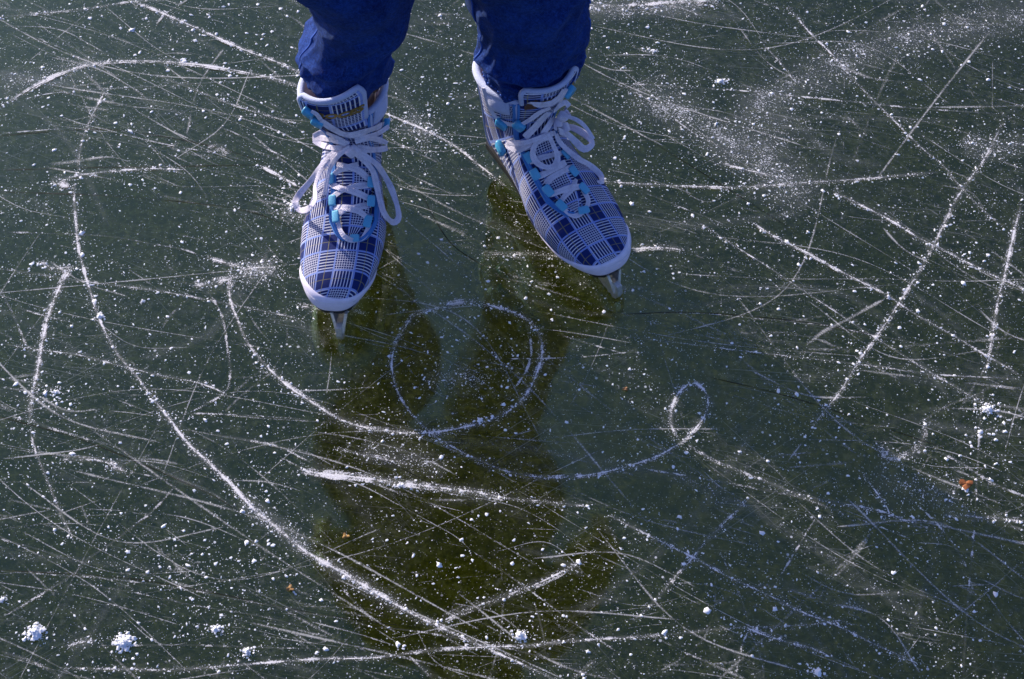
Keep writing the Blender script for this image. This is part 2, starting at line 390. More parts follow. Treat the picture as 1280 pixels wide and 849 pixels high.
# ------------------------------------------------------------------ ice with its scratches
SCR = [  # (width px, strength, points in the photo) traced marks, laid on the ice plane
 (4, .95, [(0,135),(25,120),(60,100),(95,86),(130,79),(180,77),(240,81),(300,90),(345,100),(385,112),(430,124),(500,150),(560,178),(600,208),(630,232)]),
 (4, .85, [(160,0),(195,14),(250,38),(310,65),(350,80),(400,104)]),
 (3, .6, [(0,22),(60,17),(110,12),(165,3),(215,0)]),
 (4, .5, [(235,0),(205,20),(195,35)]), (2, .45, [(0,33),(70,37),(110,55),(135,70)]), (3, .5, [(45,48),(85,65),(110,80)]),
 (5, .72, [(133,112),(118,140),(107,165),(100,190),(97,212)]),
 (6, .8, [(93,228),(93,250),(95,275),(98,310),(110,355),(125,400),(145,440),(170,470),(190,497)]),
 (8, .95, [(185,490),(212,525),(235,555),(262,580),(290,607),(315,635),(345,660),(385,692),(425,715),(460,735),(510,765),(545,782),(590,803)]),
 (5, .75, [(580,798),(640,825),(700,853)]),
 (5, .9, [(68,232),(95,221),(140,215),(190,212),(230,213)]), (13, .75, [(64,228),(80,233),(93,236)]),
 (2, .6, [(30,125),(70,117),(140,112),(210,108),(300,102)]),
 (2, .5, [(0,168),(50,164),(110,160),(130,163),(200,180),(280,195),(320,207)]), (4, .9, [(325,208),(345,218),(375,235)]),
 (3, .65, [(190,92),(230,108),(270,124),(310,138),(350,150),(380,157)]),
 (3, .55, [(270,158),(300,170),(340,190),(372,205)]), (2, .4, [(60,140),(100,155),(160,172),(230,212),(265,255)]), (2, .4, [(0,110),(30,122)]),
 (18, .5, [(255,180),(270,186),(290,192)]),
 (2.5, .65, [(0,337),(100,352),(200,365),(270,378),(330,390),(390,403)]),
 (3, .5, [(0,291),(130,296),(190,306),(230,313),(260,324)]), (5, .75, [(258,323),(285,330),(310,337)]), (3, .5, [(310,337),(385,352)]),
 (4, .7, [(0,430),(40,437),(100,445),(150,458),(200,470),(250,480),(285,494)]),
 (7, .82, [(90,335),(75,360),(62,390),(55,420),(48,460),(40,500),(38,530)]), (4, .7, [(38,540),(45,565),(55,590),(68,622),(80,650),(93,675)]),
 (8, .75, [(48,328),(70,337),(92,333)]), (4, .55, [(0,362),(15,390),(30,425),(42,450)]), (3, .5, [(20,385),(60,397),(95,405)]),
 (11, .62, [(240,358),(265,355),(295,347),(318,338)]), (20, .6, [(305,338),(325,335),(342,337)]), (6, .55, [(328,330),(336,312)]),
 (4, .55, [(255,362),(270,380),(280,405),(285,440),(288,465),(283,490),(255,508),(235,518)]),
 (6, .7, [(290,345),(287,370),(297,400),(310,430),(330,455)]),
 (7, .92, [(325,450),(345,470),(365,487),(400,510),(425,525),(455,535),(495,541),(530,543)]),
 (7, .8, [(525,543),(565,538),(610,527),(640,512),(660,490),(672,465),(678,440),(672,415),(655,398),(630,388),(600,380)]),
 (6, .66, [(610,381),(580,378),(550,385),(520,395),(503,415),(492,440),(490,460),(495,485),(508,510),(525,530),(548,550)]),
 (4, .55, [(655,400),(662,420),(664,445),(655,470),(640,490)]),
 (5, .75, [(540,546),(570,562),(600,577),(640,592),(690,598),(740,594),(790,583)]),
 (6, .78, [(785,584),(820,572),(845,558),(865,543)]), (6, .85, [(862,545),(880,522),(885,500),(875,483),(862,480)]), (8, .9, [(860,481),(848,492),(840,510),(838,530),(846,546)]),
 (3, .55, [(220,520),(250,518),(300,520),(350,523),(390,526)]), (4, .55, [(0,518),(40,528),(70,538),(110,550),(150,562),(220,598),(262,613)]),
 (3, .45, [(0,575),(45,570),(100,563),(130,555)]), (5, .6, [(75,575),(125,577),(155,588)]), (10, .75, [(135,583),(150,587),(162,593)]),
 (3, .5, [(160,590),(215,602),(260,615),(285,630)]),
 (4, .55, [(225,600),(205,625),(185,645),(165,660),(140,680),(110,700),(90,720),(50,745),(0,775)]),
 (3, .5, [(0,675),(40,685),(85,700)]), (3, .5, [(0,715),(60,719),(130,724),(220,735),(280,747),(350,760),(400,770)]), (2, .4, [(0,732),(30,745)]),
 (2, .5, [(90,730),(160,740),(240,757),(330,772),(400,790)]), (9, .7, [(80,810),(100,804),(122,800)]), (3, .5, [(120,808),(230,807),(320,810),(400,812)]),
 (4, .75, [(80,836),(170,838),(220,838),(300,832),(390,825),(470,823),(530,815),(600,810),(660,808),(720,802),(800,797),(850,793)]), (4, .6, [(845,793),(900,787),(930,785),(1010,782),(1060,775)]),
 (5, .55, [(0,815),(40,828),(75,845)]), (4, .55, [(270,545),(320,553),(350,560),(390,580)]),
 (8, 1.0, [(372,588),(400,593),(440,597),(480,602),(520,607),(560,612),(600,617),(630,623)]), (5, .6, [(625,623),(680,628),(735,634)]),
 (3, .5, [(345,570),(378,586)]), (5, .65, [(420,562),(455,570),(490,577),(512,582)]), (2, .4, [(400,592),(450,607),(500,633),(540,655),(570,672),(590,690)]),
 (6, .72, [(730,699),(715,708),(690,722),(660,735),(620,750),(580,765),(552,778)]), (4, .5, [(550,772),(582,756)]),
 (3, .55, [(590,690),(620,710),(650,730),(680,752),(710,775),(740,795),(775,818)]), (4, .5, [(425,733),(445,755),(470,780)]), (3, .5, [(360,765),(420,773),(450,780),(470,787)]),
 (3, .5, [(470,785),(520,790),(580,800),(620,805)]), (3, .55, [(668,755),(678,790),(682,820)]), (4, .6, [(715,849),(745,825)]),
 (3, .5, [(600,805),(650,815),(700,830),(750,849)]), (4, .5, [(510,820),(545,853)]), (3, .45, [(470,788),(490,800),(505,812)]),
 (14, .72, [(700,12),(740,9),(780,8),(830,5),(895,1)]),
 (4, .65, [(985,10),(1010,40),(1045,75),(1070,105),(1095,130),(1120,155),(1150,185),(1180,210),(1200,235),(1235,270),(1255,285)]),
 (5, .7, [(1255,150),(1230,200),(1215,220),(1195,250),(1180,280),(1165,310),(1145,345),(1120,385),(1100,415),(1075,450),(1050,490),(1030,515),(1010,542)]), (3, .4, [(1005,550),(985,578)]),
 (4, .75, [(750,228),(800,231),(860,234),(930,235),(1000,230),(1050,227),(1110,222),(1175,216)]),
 (3, .55, [(770,105),(850,110),(930,115),(1000,122),(1060,128),(1150,137),(1240,143)]),
 (6, .8, [(900,205),(930,213),(962,220)]), (3, .5, [(740,95),(790,115),(830,140),(870,170),(900,185)]), (3, .6, [(952,55),(975,80),(992,102)]),
 (2, .45, [(800,15),(870,30),(940,40),(1020,50)]), (2, .35, [(1240,75),(1240,140)]), (2, .5, [(800,240),(850,260),(900,280),(945,302)]),
 (5, .82, [(1040,240),(1070,255),(1110,275),(1145,297),(1170,310),(1200,325),(1240,345),(1285,364)]),
 (6, .85, [(1275,258),(1265,300),(1255,345),(1245,385),(1240,420),(1232,462)]), (3, .5, [(1230,470),(1225,520),(1222,570),(1218,650),(1212,720),(1207,780),(1203,855)]),
 (5, .85, [(940,280),(970,298),(1010,318),(1050,340),(1085,358),(1110,371)]), (4, .7, [(1108,370),(1145,395),(1190,420),(1235,447),(1275,470)]),
 (3, .65, [(875,280),(920,310),(960,335),(1000,362),(1050,395),(1080,415),(1120,440),(1160,465),(1210,495),(1250,520),(1280,540)]),
 (7, .85, [(785,313),(820,311),(853,313)]), (5, .6, [(600,321),(640,319),(715,322)]), (6, .6, [(370,383),(400,387),(425,386),(455,391)]),
 (2, .5, [(780,395),(870,393),(950,400),(1030,408),(1090,420),(1150,432),(1220,455),(1285,472)]), (2.5, .6, [(780,422),(850,430),(930,440),(1020,450),(1100,460),(1180,470),(1285,475)]),
 (6, .42, [(1105,375),(1060,400),(1030,415),(1008,433)]), (4, .5, [(1060,548),(1085,558),(1100,566)]), (14, .7, [(1092,563),(1104,566),(1118,570)]),
 (8, .62, [(1157,525),(1155,545),(1148,562),(1130,572),(1110,578)]), (3, .5, [(1150,530),(1180,510),(1230,490),(1255,474)]), (2, .4, [(840,340),(870,345),(990,350),(1100,350),(1200,353),(1280,350)]),
 (5, .62, [(860,558),(890,575),(930,592),(955,602),(1000,620),(1060,632),(1100,640),(1145,657)]), (4, .55, [(790,583),(820,590),(870,598),(920,607),(960,615),(1000,623),(1060,645),(1100,660),(1135,674)]),
 (4, .7, [(1075,590),(1090,610),(1105,630),(1113,647)]), (4, .6, [(940,620),(920,640),(900,660),(880,680),(860,705),(845,720),(820,750),(790,780)]),
 (3, .5, [(1018,650),(1000,680),(985,705),(965,737)]), (5, .78, [(760,645),(820,675),(870,700),(910,722),(960,745),(1000,765),(1050,785),(1090,805),(1145,830)]),
 (3, .4, [(720,685),(780,710),(830,735),(875,757)]), (4, .5, [(900,690),(915,725),(928,755),(935,785),(925,815),(918,853)]), (4, .5, [(935,785),(950,820),(955,853)]),
 (5, .75, [(930,785),(970,800),(1010,810),(1035,820)]), (5, .55, [(1170,565),(1200,580),(1240,605),(1285,624)]), (7, .62, [(1180,645),(1230,648),(1285,653)]), (5, .45, [(1160,655),(1230,670),(1285,682)]),
 (4, .55, [(1130,620),(1160,645),(1190,680),(1210,715)]), (3, .35, [(1280,700),(1240,735),(1180,785)]), (3, .4, [(1230,740),(1260,780),(1285,808)]), (4, .5, [(850,815),(900,835),(925,848)]),
 (3, .4, [(385,540),(450,550),(520,570),(580,600)]), (2, .4, [(480,395),(540,388),(600,383)]), (2, .5, [(500,460),(560,455),(640,450),(720,448),(800,440)]),
 (2, .45, [(415,440),(412,470),(408,495)]), (3, .45, [(375,490),(430,488),(470,485)]), (2, .45, [(660,410),(720,418),(790,430)]), (3, .5, [(700,420),(740,432),(775,442)]),
]
POW = [(46, .46, [(790,108),(840,135),(890,165),(940,192),(980,225),(1005,262)]), (40, .42, [(1290,15),(1210,33),(1130,50),(1070,70),(1020,95),(970,120),(920,150)]),
       (26, .40, [(1200,180),(1240,185),(1290,180)]), (30, .36, [(0,105),(60,95),(130,78)]), (30, .4, [(500,150),(520,160),(545,172)]), (22, .4, [(355,255),(370,265),(390,268)]),
       (24, .40, [(720,12),(800,12),(880,4)]), (26, .36, [(300,345),(330,338),(350,335)]), (40, .28, [(880,190),(930,180),(1000,150)]), (24,.35,[(450,560),(520,575),(560,590)]),
       (16, .45, [(300,625),(345,655),(390,690)]), (14,.4,[(400,700),(450,730),(500,758)]), (20,.3,[(600,478),(560,470),(530,480)]), (30,.25,[(1090,600),(1150,610),(1200,625)])]

def lens_scale(p): return (Vector(p) - CAM).length / FPX      # metres per photo pixel there

ice_v = []; ice_f = []; ice_uv = []; ice_amt = []; ice_m = []
LAYER = [0.00030]
TRAILS = []
def add_ribbon(P, wpx, amt, mi, wmul, taper=True):
    L = sum(math.dist(P[i], P[i + 1]) for i in range(len(P) - 1))
    n = max(4, int(L / 7)); Q = catmull(P, n)
    z = LAYER[0]; LAYER[0] += 0.0000022
    G = [ground(q[0], q[1]) for q in Q]
    k = len(ice_v); v = 0.0
    sd = random.random() * 50
    for i in range(n):
        t = (G[min(i + 1, n - 1)] - G[max(i - 1, 0)]).normalized(); a = Vector((-t.y, t.x, 0))
        f = min(1, min(i, n - 1 - i) / max(1.0, n * .07)) if taper else 1
        nz = noise.noise(Vector((sd + v * 22, 0, 0)))
        hw = wpx * wmul * .5 * lens_scale(G[i]) * (1 + .35 * nz) * (.45 + .55 * f)
        if i: v += (G[i] - G[i - 1]).length
        for sgn in (-1, 1):
            p = G[i] + a * hw * sgn; ice_v.append((p.x, p.y, z)); ice_uv.append((sgn, v))
            ice_amt.append(amt * (.55 + .45 * f) * (1 + .40 * noise.noise(Vector((sd + 9 + v * 14, 3, 0))) + .25 * noise.noise(Vector((sd + 4 + v * 45, 3, 0)))))
    for i in range(n - 1):
        ice_f.append((k + 2 * i, k + 2 * i + 1, k + 2 * i + 3, k + 2 * i + 2)); ice_m.append(mi)
    return G
for wpx, amt, P in POW: add_ribbon(P, wpx, amt, 3, 2.4)
# cracks: dark hairlines
for P in ([(0,170),(110,162),(170,166),(260,182),(330,205),(380,240)], [(0,213),(100,210),(230,208),(330,206)], [(0,521),(110,553),(250,612),(300,640)], [(0,713),(150,722),(260,740),(400,768),(560,790)],
          [(780,393),(870,391),(1000,402),(1100,420)], [(380,545),(480,575),(600,640),(700,690)], [(0,240),(150,246),(300,262),(375,290)], [(520,230),(560,300),(600,330)], [(770,150),(900,230),(1010,300)], [(880,470),(1000,500),(1180,560)]):
    add_ribbon(P, 1.6, 1, 2, 1.2)
# faint hairlines: many long straight passes
def hair_line():
    x = random.uniform(-120, 1320); y = random.uniform(-60, 900)
    r = random.random()
    if r < .62: a = random.gauss(15, 7)
    elif r < .80: a = random.gauss(35, 7)
    elif r < .92: a = random.gauss(-8, 8)
    else: a = random.gauss(-55, 14)
    L = random.choice([80, 140, 220, 320, 450, 620]) * random.uniform(.7, 1.2); bend = random.gauss(0, .10) * L
    dx, dy = math.cos(math.radians(a)), math.sin(math.radians(a))
    return [(x - dx * L / 2, y - dy * L / 2), (x - dy * bend, y + dx * bend), (x + dx * L / 2, y + dy * L / 2)]
for i in range(270):
    add_ribbon(hair_line(), random.choice([1.0, 1.2, 1.6, 2.2, 3.0]), random.uniform(.18, .50), 4, 2.0)
for i in range(170):
    add_ribbon(hair_line(), random.uniform(2.0, 4.5), random.uniform(.10, .26), 4, 2.0)
for i in range(60):
    add_ribbon(hair_line(), random.uniform(5, 13), random.uniform(.16, .30), 3, 2.0)
for wpx, amt, P in SCR:
    if amt >= .6:
        add_ribbon(P, wpx * 2.0, amt * .24, 3, 2.0)
        for sd in (-1, 1):
            off = sd * wpx * random.uniform(.25, .5)
            add_ribbon([(x + off * .5 + random.uniform(-.6, .6), y + off + random.uniform(-.6, .6)) for x, y in P], wpx * .55, amt * random.uniform(.40, .80), 1, 1.9)
    TRAILS.append((wpx, amt, add_ribbon(P, wpx * (.50 if amt >= .6 else .85), amt, 1 if amt >= .5 else 4, 1.75)))
slab = [(x, y, z) for z in (-20, 0) for x, y in ((-300, -300), (300, -300), (300, 300), (-300, 300))]
ice = link('ice', slab, [(3, 2, 1, 0), (4, 5, 6, 7), (0, 1, 5, 4), (1, 2, 6, 5), (2, 3, 7, 6), (3, 0, 4, 7)], M['ice'], None, False)
tag(ice, 'dark olive green natural ice criss-crossed with white skate scratches', None, None, 'structure')
marks = link('scratch_marks', ice_v, ice_f, None, ice, False, ice_uv, [M['scratch'], M['crack'], M['powder'], M['hair']], [i - 1 for i in ice_m])
marks['kind'] = 'stuff'
at_ = marks.data.attributes.new('amt', 'FLOAT', 'POINT'); at_.data.foreach_set('value', np.asarray(ice_amt, dtype=np.float32))

# ------------------------------------------------------------------ loose ice
def chip_geo(c, r, h, rnd, n=6):
    """low irregular flake of crushed ice lying on the surface"""
    an0 = rnd.random() * 2 * PI; el = rnd.uniform(.42, 1.0); ca, sa = math.cos(an0), math.sin(an0)
    ring = []; top = []
    for k in range(n):
        a = 2 * PI * k / n + rnd.uniform(-.42, .42); rr = r * rnd.uniform(.55, 1.25)
        x, y = math.cos(a) * rr, math.sin(a) * rr * el
        x, y = x * ca - y * sa, x * sa + y * ca
        ring.append((c[0] + x, c[1] + y, 0.0002))
        q = rnd.uniform(.6, .88)
        top.append((c[0] + x * q, c[1] + y * q, h * rnd.uniform(.7, 1.15)))
    v = ring + top + [(c[0], c[1], h * rnd.uniform(.95, 1.3))]
    f = []
    for k in range(n):
        j = (k + 1) % n
        f.append((k, j, n + j, n + k)); f.append((n + k, n + j, 2 * n))
    return v, f
rnd = random.Random(5)
dust = MB()
def dust_at(x, y, rpx):
    if not (-60 < x < 1340 and -40 < y < 890): return
    g = ground(x, y); r = rpx * lens_scale(g)
    dust.extend(*chip_geo(g, r, r * rnd.uniform(.22, .45), rnd, 5 if rpx < 1.2 else 6))
def patchy(x, y): return .5 + .9 * noise.noise(Vector((x / 130, y / 90, 2.2))) + .5 * noise.noise(Vector((x / 40, y / 30, 7.7)))
n_ = 0
while n_ < 8200:
    x = rnd.uniform(-40, 1320); y = rnd.uniform(-30, 880)
    if rnd.random() < .06 + 1.2 * patchy(x, y) * (1.0 - .35 * y / 849):
        dust_at(x, y, min(2.6, .46 * rnd.paretovariate(1.95))); n_ += 1
for wpx, amt, G in TRAILS:                                          # crumbs thrown out along the stronger cuts
    if amt < .6: continue
    L = sum((G[i + 1] - G[i]).length for i in range(len(G) - 1))
    for k in range(int(L * 950 * amt * (wpx / 5))):
        g = rnd.choice(G); s = lens_scale(g); q = Vector((rnd.gauss(0, wpx * .48), rnd.gauss(0, wpx * .48), 0)) * s + g + Vector((rnd.uniform(-4, 4) * s, rnd.uniform(-4, 4) * s, 0))
        r = min(2.6, .40 * rnd.paretovariate(2.0)) * s
        dust.extend(*chip_geo(q, r, r * .38, rnd, 5))
for wpx, amt, P in POW:
    Q = catmull(P, 60)
    for k in range(int(len(P) * wpx * 3.8)):
        q = Q[rnd.randrange(60)]; dust_at(q[0] + rnd.gauss(0, wpx * .55), q[1] + rnd.gauss(0, wpx * .45), min(1.6, .4 * rnd.paretovariate(2.4)))
for cx, cy, sx, sy, nn in ((270,715,90,28,120), (55,485,30,14,40), (60,500,34,18,50), (250,520,60,10,60), (110,330,60,40,50), (1235,520,26,16,60), (1240,560,34,30,60), (1205,320,40,24,50), (650,795,16,7,30), (270,787,12,5,24),
                           (560,25,60,26,60), (540,110,60,40,90), (800,60,50,30,40), (850,110,60,18,60), (930,240,80,18,80), (640,480,40,40,40), (555,440,40,40,50), (300,700,110,60,100), (200,30,150,30,100), (1160,690,50,40,50)):
    for k in range(nn): dust_at(cx + rnd.gauss(0, sx * .6), cy + rnd.gauss(0, sy * .6), min(2.8, .5 * rnd.paretovariate(2.0)))
for cx, cy, ww in ((46,791,36),(155,804,34),(309,815,21),(4,750,15),(650,795,26),(270,787,22),(70,491,15),(1235,512,24),(817,65,13),(900,103,19),(500,607,16),(1022,841,18),(368,258,24)):
    for k in range(int(ww * 1.6)): dust_at(cx + rnd.gauss(0, ww * .5), cy + rnd.gauss(0, ww * .33), min(2.2, .5 * rnd.paretovariate(2.0)))
tag(dust.build('ice_shavings', M['chip'], None, False), 'fine white ice shavings and crumbs strewn over the dark ice', 'ice shavings', None, 'stuff')

def lump(name, px, py, wpx, n, seed, hk=.25):
    """a crumbly clump of shaved ice: several rough lobes in one mesh"""
    r_ = random.Random(seed); g = ground(px, py); s = lens_scale(g); mb = MB(); R = wpx * s / 2
    for k in range(n * 15):
        dd = min(1.0, abs(r_.gauss(0, .45))); an = r_.random() * 2 * PI
        q = Vector((math.cos(an) * dd * R, math.sin(an) * dd * R * .72, 0))
        rr = R * (.035 + .20 * r_.random() ** 2.2) * (1.25 - .5 * dd) * (1.0 if n > 4 else 1.6)
        hz = max(0, (1 - dd) * R * hk * r_.random() * 1.1)
        bm = bmesh.new()
        for t in range(11):
            p = Vector((r_.gauss(0, 1), r_.gauss(0, 1), r_.gauss(0, 1))).normalized() * r_.uniform(.7, 1.2)
            bm.verts.new((p.x * rr, p.y * rr, (p.z * .5 + .35) * rr))
        res = bmesh.ops.convex_hull(bm, input=bm.verts)
        junk = [e for e in res['geom_interior'] if isinstance(e, bmesh.types.BMVert)]
        if junk: bmesh.ops.delete(bm, geom=junk, context='VERTS')
        bm.verts.index_update()
        mb.extend([v.co + q + Vector((0, 0, hz)) for v in bm.verts], [[v.index for v in f.verts] for f in bm.faces]); bm.free()
    o = mb.build(name, M['chip'], None, False); o.location = (g.x, g.y, .0003)
    return o
for i, (px, py, wpx, n, lab) in enumerate((
    (46, 791, 36, 12, 'largest snowy clump near the lower left corner of the ice, with a blue shaded edge'),
    (155, 804, 34, 12, 'broad snowy clump just right of the largest clump at lower left'),
    (309, 815, 21, 5, 'compact snow clump at the bottom, below the long curved scratch'),
    (4, 750, 15, 5, 'snow clump cut by the left edge of the picture above the lower left corner'),
    (650, 795, 24, 9, 'ragged cluster of snow crumbs at the bottom between the two crossing scratches'),
    (270, 787, 20, 7, 'thin scattering of snow crumbs clumped left of the curved scratch at the bottom'),
    (70, 491, 15, 5, 'snow clump beside the dotted upright scratch at the left'),
    (125, 396, 12, 4, 'snow crumb sitting on the upper part of the long curved scratch'),
    (179, 377, 9, 4, 'upright snow streak clump between the left scratch and the smeared mark'),
    (1235, 512, 22, 9, 'frosty snow cluster at the right beside the upright scratch'),
    (817, 65, 13, 5, 'snow clump near the top right of the right trouser leg'),
    (900, 103, 19, 5, 'flat snow patch at the top, right of the right skate'),
    (303, 640, 9, 3, 'small snow lump lying on the inside edge of the long curved scratch'),
    (500, 607, 16, 5, 'snow ridge lump in the middle of the bold white cut'),
    (600, 526, 12, 4, 'snow lump on the lower rim of the round scratched circle'),
    (1022, 841, 18, 4, 'blue shaded snow clump at the bottom right edge'),
    (368, 258, 24, 8, 'white snow heap scraped up beside the heel of the left skate'),
    (1110, 371, 9, 3, 'snow crumb where two scratches cross at the right'),
    )):
    tag(lump('snow_clump', px, py, wpx, n, 30 + i), lab, 'snow clump', 'snow clumps on the ice')
# the larger single chips
chips = [(430,722,8),(549,706,9),(551,572,7),(478,552,5),(749,595,8),(755,390,6),(502,451,4),(604,420,5),(629,506,6),(615,441,4),(472,366,4),(1207,612,9),(953,667,9),(858,566,6),(850,647,7),(831,791,11),(885,764,10),(968,762,8),(973,489,9),(996,493,7),(926,447,4),
         (950,380,4),(998,331,7),(984,303,7),(1205,355,7),(895,155,8),(781,171,6),(868,232,4),(1147,389,6),(805,340,5),(837,386,4),(102,292,9),(283,290,4),(377,188,5),(118,378,9),(103,319,8),(57,492,9),(257,410,6),(236,466,6),(90,408,6),(163,165,9),
         (155,145,5),(190,140,5),(230,76,9),(175,66,7),(210,88,6),(165,38,11),(244,51,6),(260,19,6),(112,23,6),(53,84,5),(77,145,5),(68,188,6),(226,241,5),(336,680,5),(341,682,7),(235,707,7),(320,677,5),(308,679,7),(335,627,7),(68,662,6),(90,568,8),(226,735,6),(182,632,4),(205,658,8),(160,690,7),
         (517,695,7),(570,710,5),(573,722,5),(598,645,4),(491,645,4),(640,705,6),(630,750,5),(520,748,5),(497,806,9),(505,808,7),(407,812,8),(735,815,8),(730,850,7),(704,707,6),(706,715,5),(724,703,8),(605,747,4),(1183,574,7),(1200,570,6),(1238,600,7),(1182,625,6),(1220,600,4),(860,690,6),(847,661,5),(1022,716,6),(1117,716,7),(1245,743,8),(1145,767,8),(1110,775,5),(1030,780,5),(927,795,5),(940,820,6),(840,450,5),(1000,830,5),(640,310,4),(470,390,4),(690,400,5),(610,352,7),(657,373,5),(552,300,5),(525,250,4),(560,255,5),(760,290,5),(866,270,6),(880,285,5),(790,255,7),(812,265,5),(935,255,5),(1010,290,5),(1075,170,4),(1120,60,5),(1180,30,6),(1235,100,6),(1150,100,5),(1060,40,5),(740,180,6),(760,60,5),(705,320,6),(535,160,6),(560,130,5),(520,60,5),(550,20,6),(500,30,5),(365,60,5),(340,40,5),(300,150,6),(330,160,4),(40,330,7),(20,480,8),(30,800,5),(190,800,5),(1268,440,6),(1262,110,5),(1225,540,7),(1245,580,6),(1256,540,6),(1262,180,5),(1160,20,5)]
for i, (x, y, wpx) in enumerate(chips):
    g = ground(x, y); r = wpx * .5 * lens_scale(g)
    v, f = chip_geo((0, 0, 0), r, r * rnd.uniform(.22, .42), rnd, 9)
    o = link('ice_chip', v, f, M['chip'], None, rnd.random() < .4); o.location = (g.x, g.y, .0002)
    tag(o, 'small white ice chip lying loose on the dark scratched ice', 'ice chip', 'ice chips scattered over the ice')
# dry leaf scraps frozen on top
def leaf(px, py, wpx, c1, c2, seed, lab):
    r_ = random.Random(seed); g = ground(px, py); s = lens_scale(g) * wpx / 2; n = 14
    v = [(0, 0, .0022)]
    for k in range(n):
        a = 2 * PI * k / n; rr = s * (1 + .28 * math.sin(3 * a + seed) + r_.uniform(-.18, .12))
        v.append((math.cos(a) * rr, math.sin(a) * rr * .85, .0009 + .0016 * abs(math.sin(a * 1.5 + seed))))
    f = [(0, 1 + k, 1 + (k + 1) % n) for k in range(n)]
    lo = [(x, y, .0003) for x, y, z in v[1:]]; v += lo
    f += [(1 + k, n + 1 + k, n + 1 + (k + 1) % n, 1 + (k + 1) % n) for k in range(n)]
    o = link('leaf_scrap', v, f, mat_leaf(c1, c2), None, False); o.location = (g.x, g.y, .0003); tag(o, lab, 'leaf scrap', 'dry leaf scraps on the ice')
leaf(1207, 606, 15, (.38, .12, .025), (.22, .07, .02), 1, 'bright orange brown leaf scrap at the right, beside a white ice chip')
leaf(432, 671, 8, (.42, .24, .05), (.2, .10, .03), 2, 'tan leaf crumb inside the dark reflection below the left skate')
leaf(363, 736, 9, (.40, .22, .06), (.18, .09, .03), 3, 'tan leaf crumb just left of the long curved scratch')
leaf(782, 487, 6, (.30, .14, .05), (.2, .09, .03), 4, 'faint brown leaf crumb left of the small scratched loop')

# ------------------------------------------------------------------ skates
# sections from toe to collar: bottom (y, z), top (y, z), half width, exponent of the lower half
SEC = [
 (.2500,.0640, .2500,.0720, .005,.60), (.2475,.0570, .2480,.0830, .0165,.58), (.2410,.0540, .2415,.0910, .0255,.55), (.2270,.0525, .2280,.0985, .0345,.52),
 (.2040,.0520, .2050,.1065, .0425,.50), (.1760,.0520, .1770,.1160, .0465,.50), (.1480,.0530, .1510,.1280, .0460,.50), (.1150,.0550, .1300,.1410, .0400,.52),
 (.0780,.0580, .1180,.1535, .0365,.56), (.0350,.0600, .1110,.1650, .0340,.60), (.0100,.0620, .1075,.1735, .0335,.66), (.0000,.0850, .1065,.1815, .0350,.80),
 (.0000,.1150, .1065,.1890, .0375,.88), (.0030,.1450, .1075,.1965, .0415,.90), (.0010,.1700, .1095,.2045, .0445,.90), (-.004,.1930, .1120,.2130, .0460,.90)]
SECA = np.array(SEC); NS = len(SEC)
def sec_at(s):
    t = s * (NS - 1); i = min(int(t), NS - 2); f = t - i
    p0, p1, p2, p3 = SECA[max(i - 1, 0)], SECA[i], SECA[i + 1], SECA[min(i + 2, NS - 1)]
    return .5 * (2 * p1 + (p2 - p0) * f + (2 * p0 - 5 * p1 + 4 * p2 - p3) * f * f + (3 * p1 - p0 - 3 * p2 + p3) * f ** 3)
MED = 0.0; BOOT_DX = 0.0; BOOT_W = 1.0
def top_shift(s): return MED * .0165 * math.sin(PI * min(1.0, max(0.0, s) ** .8)) ** .8
def x_sign(v): return 1 if v > 0 else -1
def boot_pt(s, a):
    by, bz, ty, tz, wd, eb = sec_at(s)
    f = (1 - math.cos(a)) / 2; sn = math.sin(a)
    tt = max(0.0, min(1.0, (s - .42) / .3)); e = eb if f < .5 else ((1.15 if x_sign(sn) * MED < 0 else .66) * (1 - tt) + .86 * tt)
    x = wd * math.copysign(abs(sn) ** e, sn)
    x = x * BOOT_W + top_shift(s) * f * f + BOOT_DX
    return Vector((x, by + (ty - by) * f, bz + (tz - bz) * f))
def boot_nrm(s, a):
    s0, s1 = max(0, s - .004), min(1, s + .004)
    n = (boot_pt(s1, a) - boot_pt(s0, a)).cross(boot_pt(s, a + .02) - boot_pt(s, a - .02))
    c = sec_at(s); ctr = Vector((0, (c[0] + c[2]) / 2, (c[1] + c[3]) / 2))
    if n.dot(boot_pt(s, a) - ctr) < 0: n = -n
    return n.normalized() if n.length > 1e-12 else Vector((0, 0, 1))
def boot_off(s, a, d): return boot_pt(s, a) + boot_nrm(s, a) * d
def a_at_x(s, x, side):
    """angle on the upper half at a sideways distance x from the ridge (side +1: local +x)"""
    lo, hi = PI / 2, PI; xc = boot_pt(s, PI).x
    for _ in range(24):
        m = (lo + hi) / 2; p = boot_pt(s, m if side > 0 else 2 * PI - m)
        if abs(p.x - xc) > x and (p.x - xc) * side > 0: lo = m
        else: hi = m
    return lo if side > 0 else 2 * PI - lo
S_TH0 = 4.45 / (NS - 1)           # throat bottom
def throat_half(s):               # half width of the lacing gap
    t = max(0.0, (s - S_TH0) / (1 - S_TH0))
    return .0195 * math.sqrt(min(1.0, max(t, .0015) / .085)) * (1 if t < .085 else 1) + .013 * max(0, (t - .55) / .45) ** 1.3
S_OPEN = 12.0 / (NS - 1)

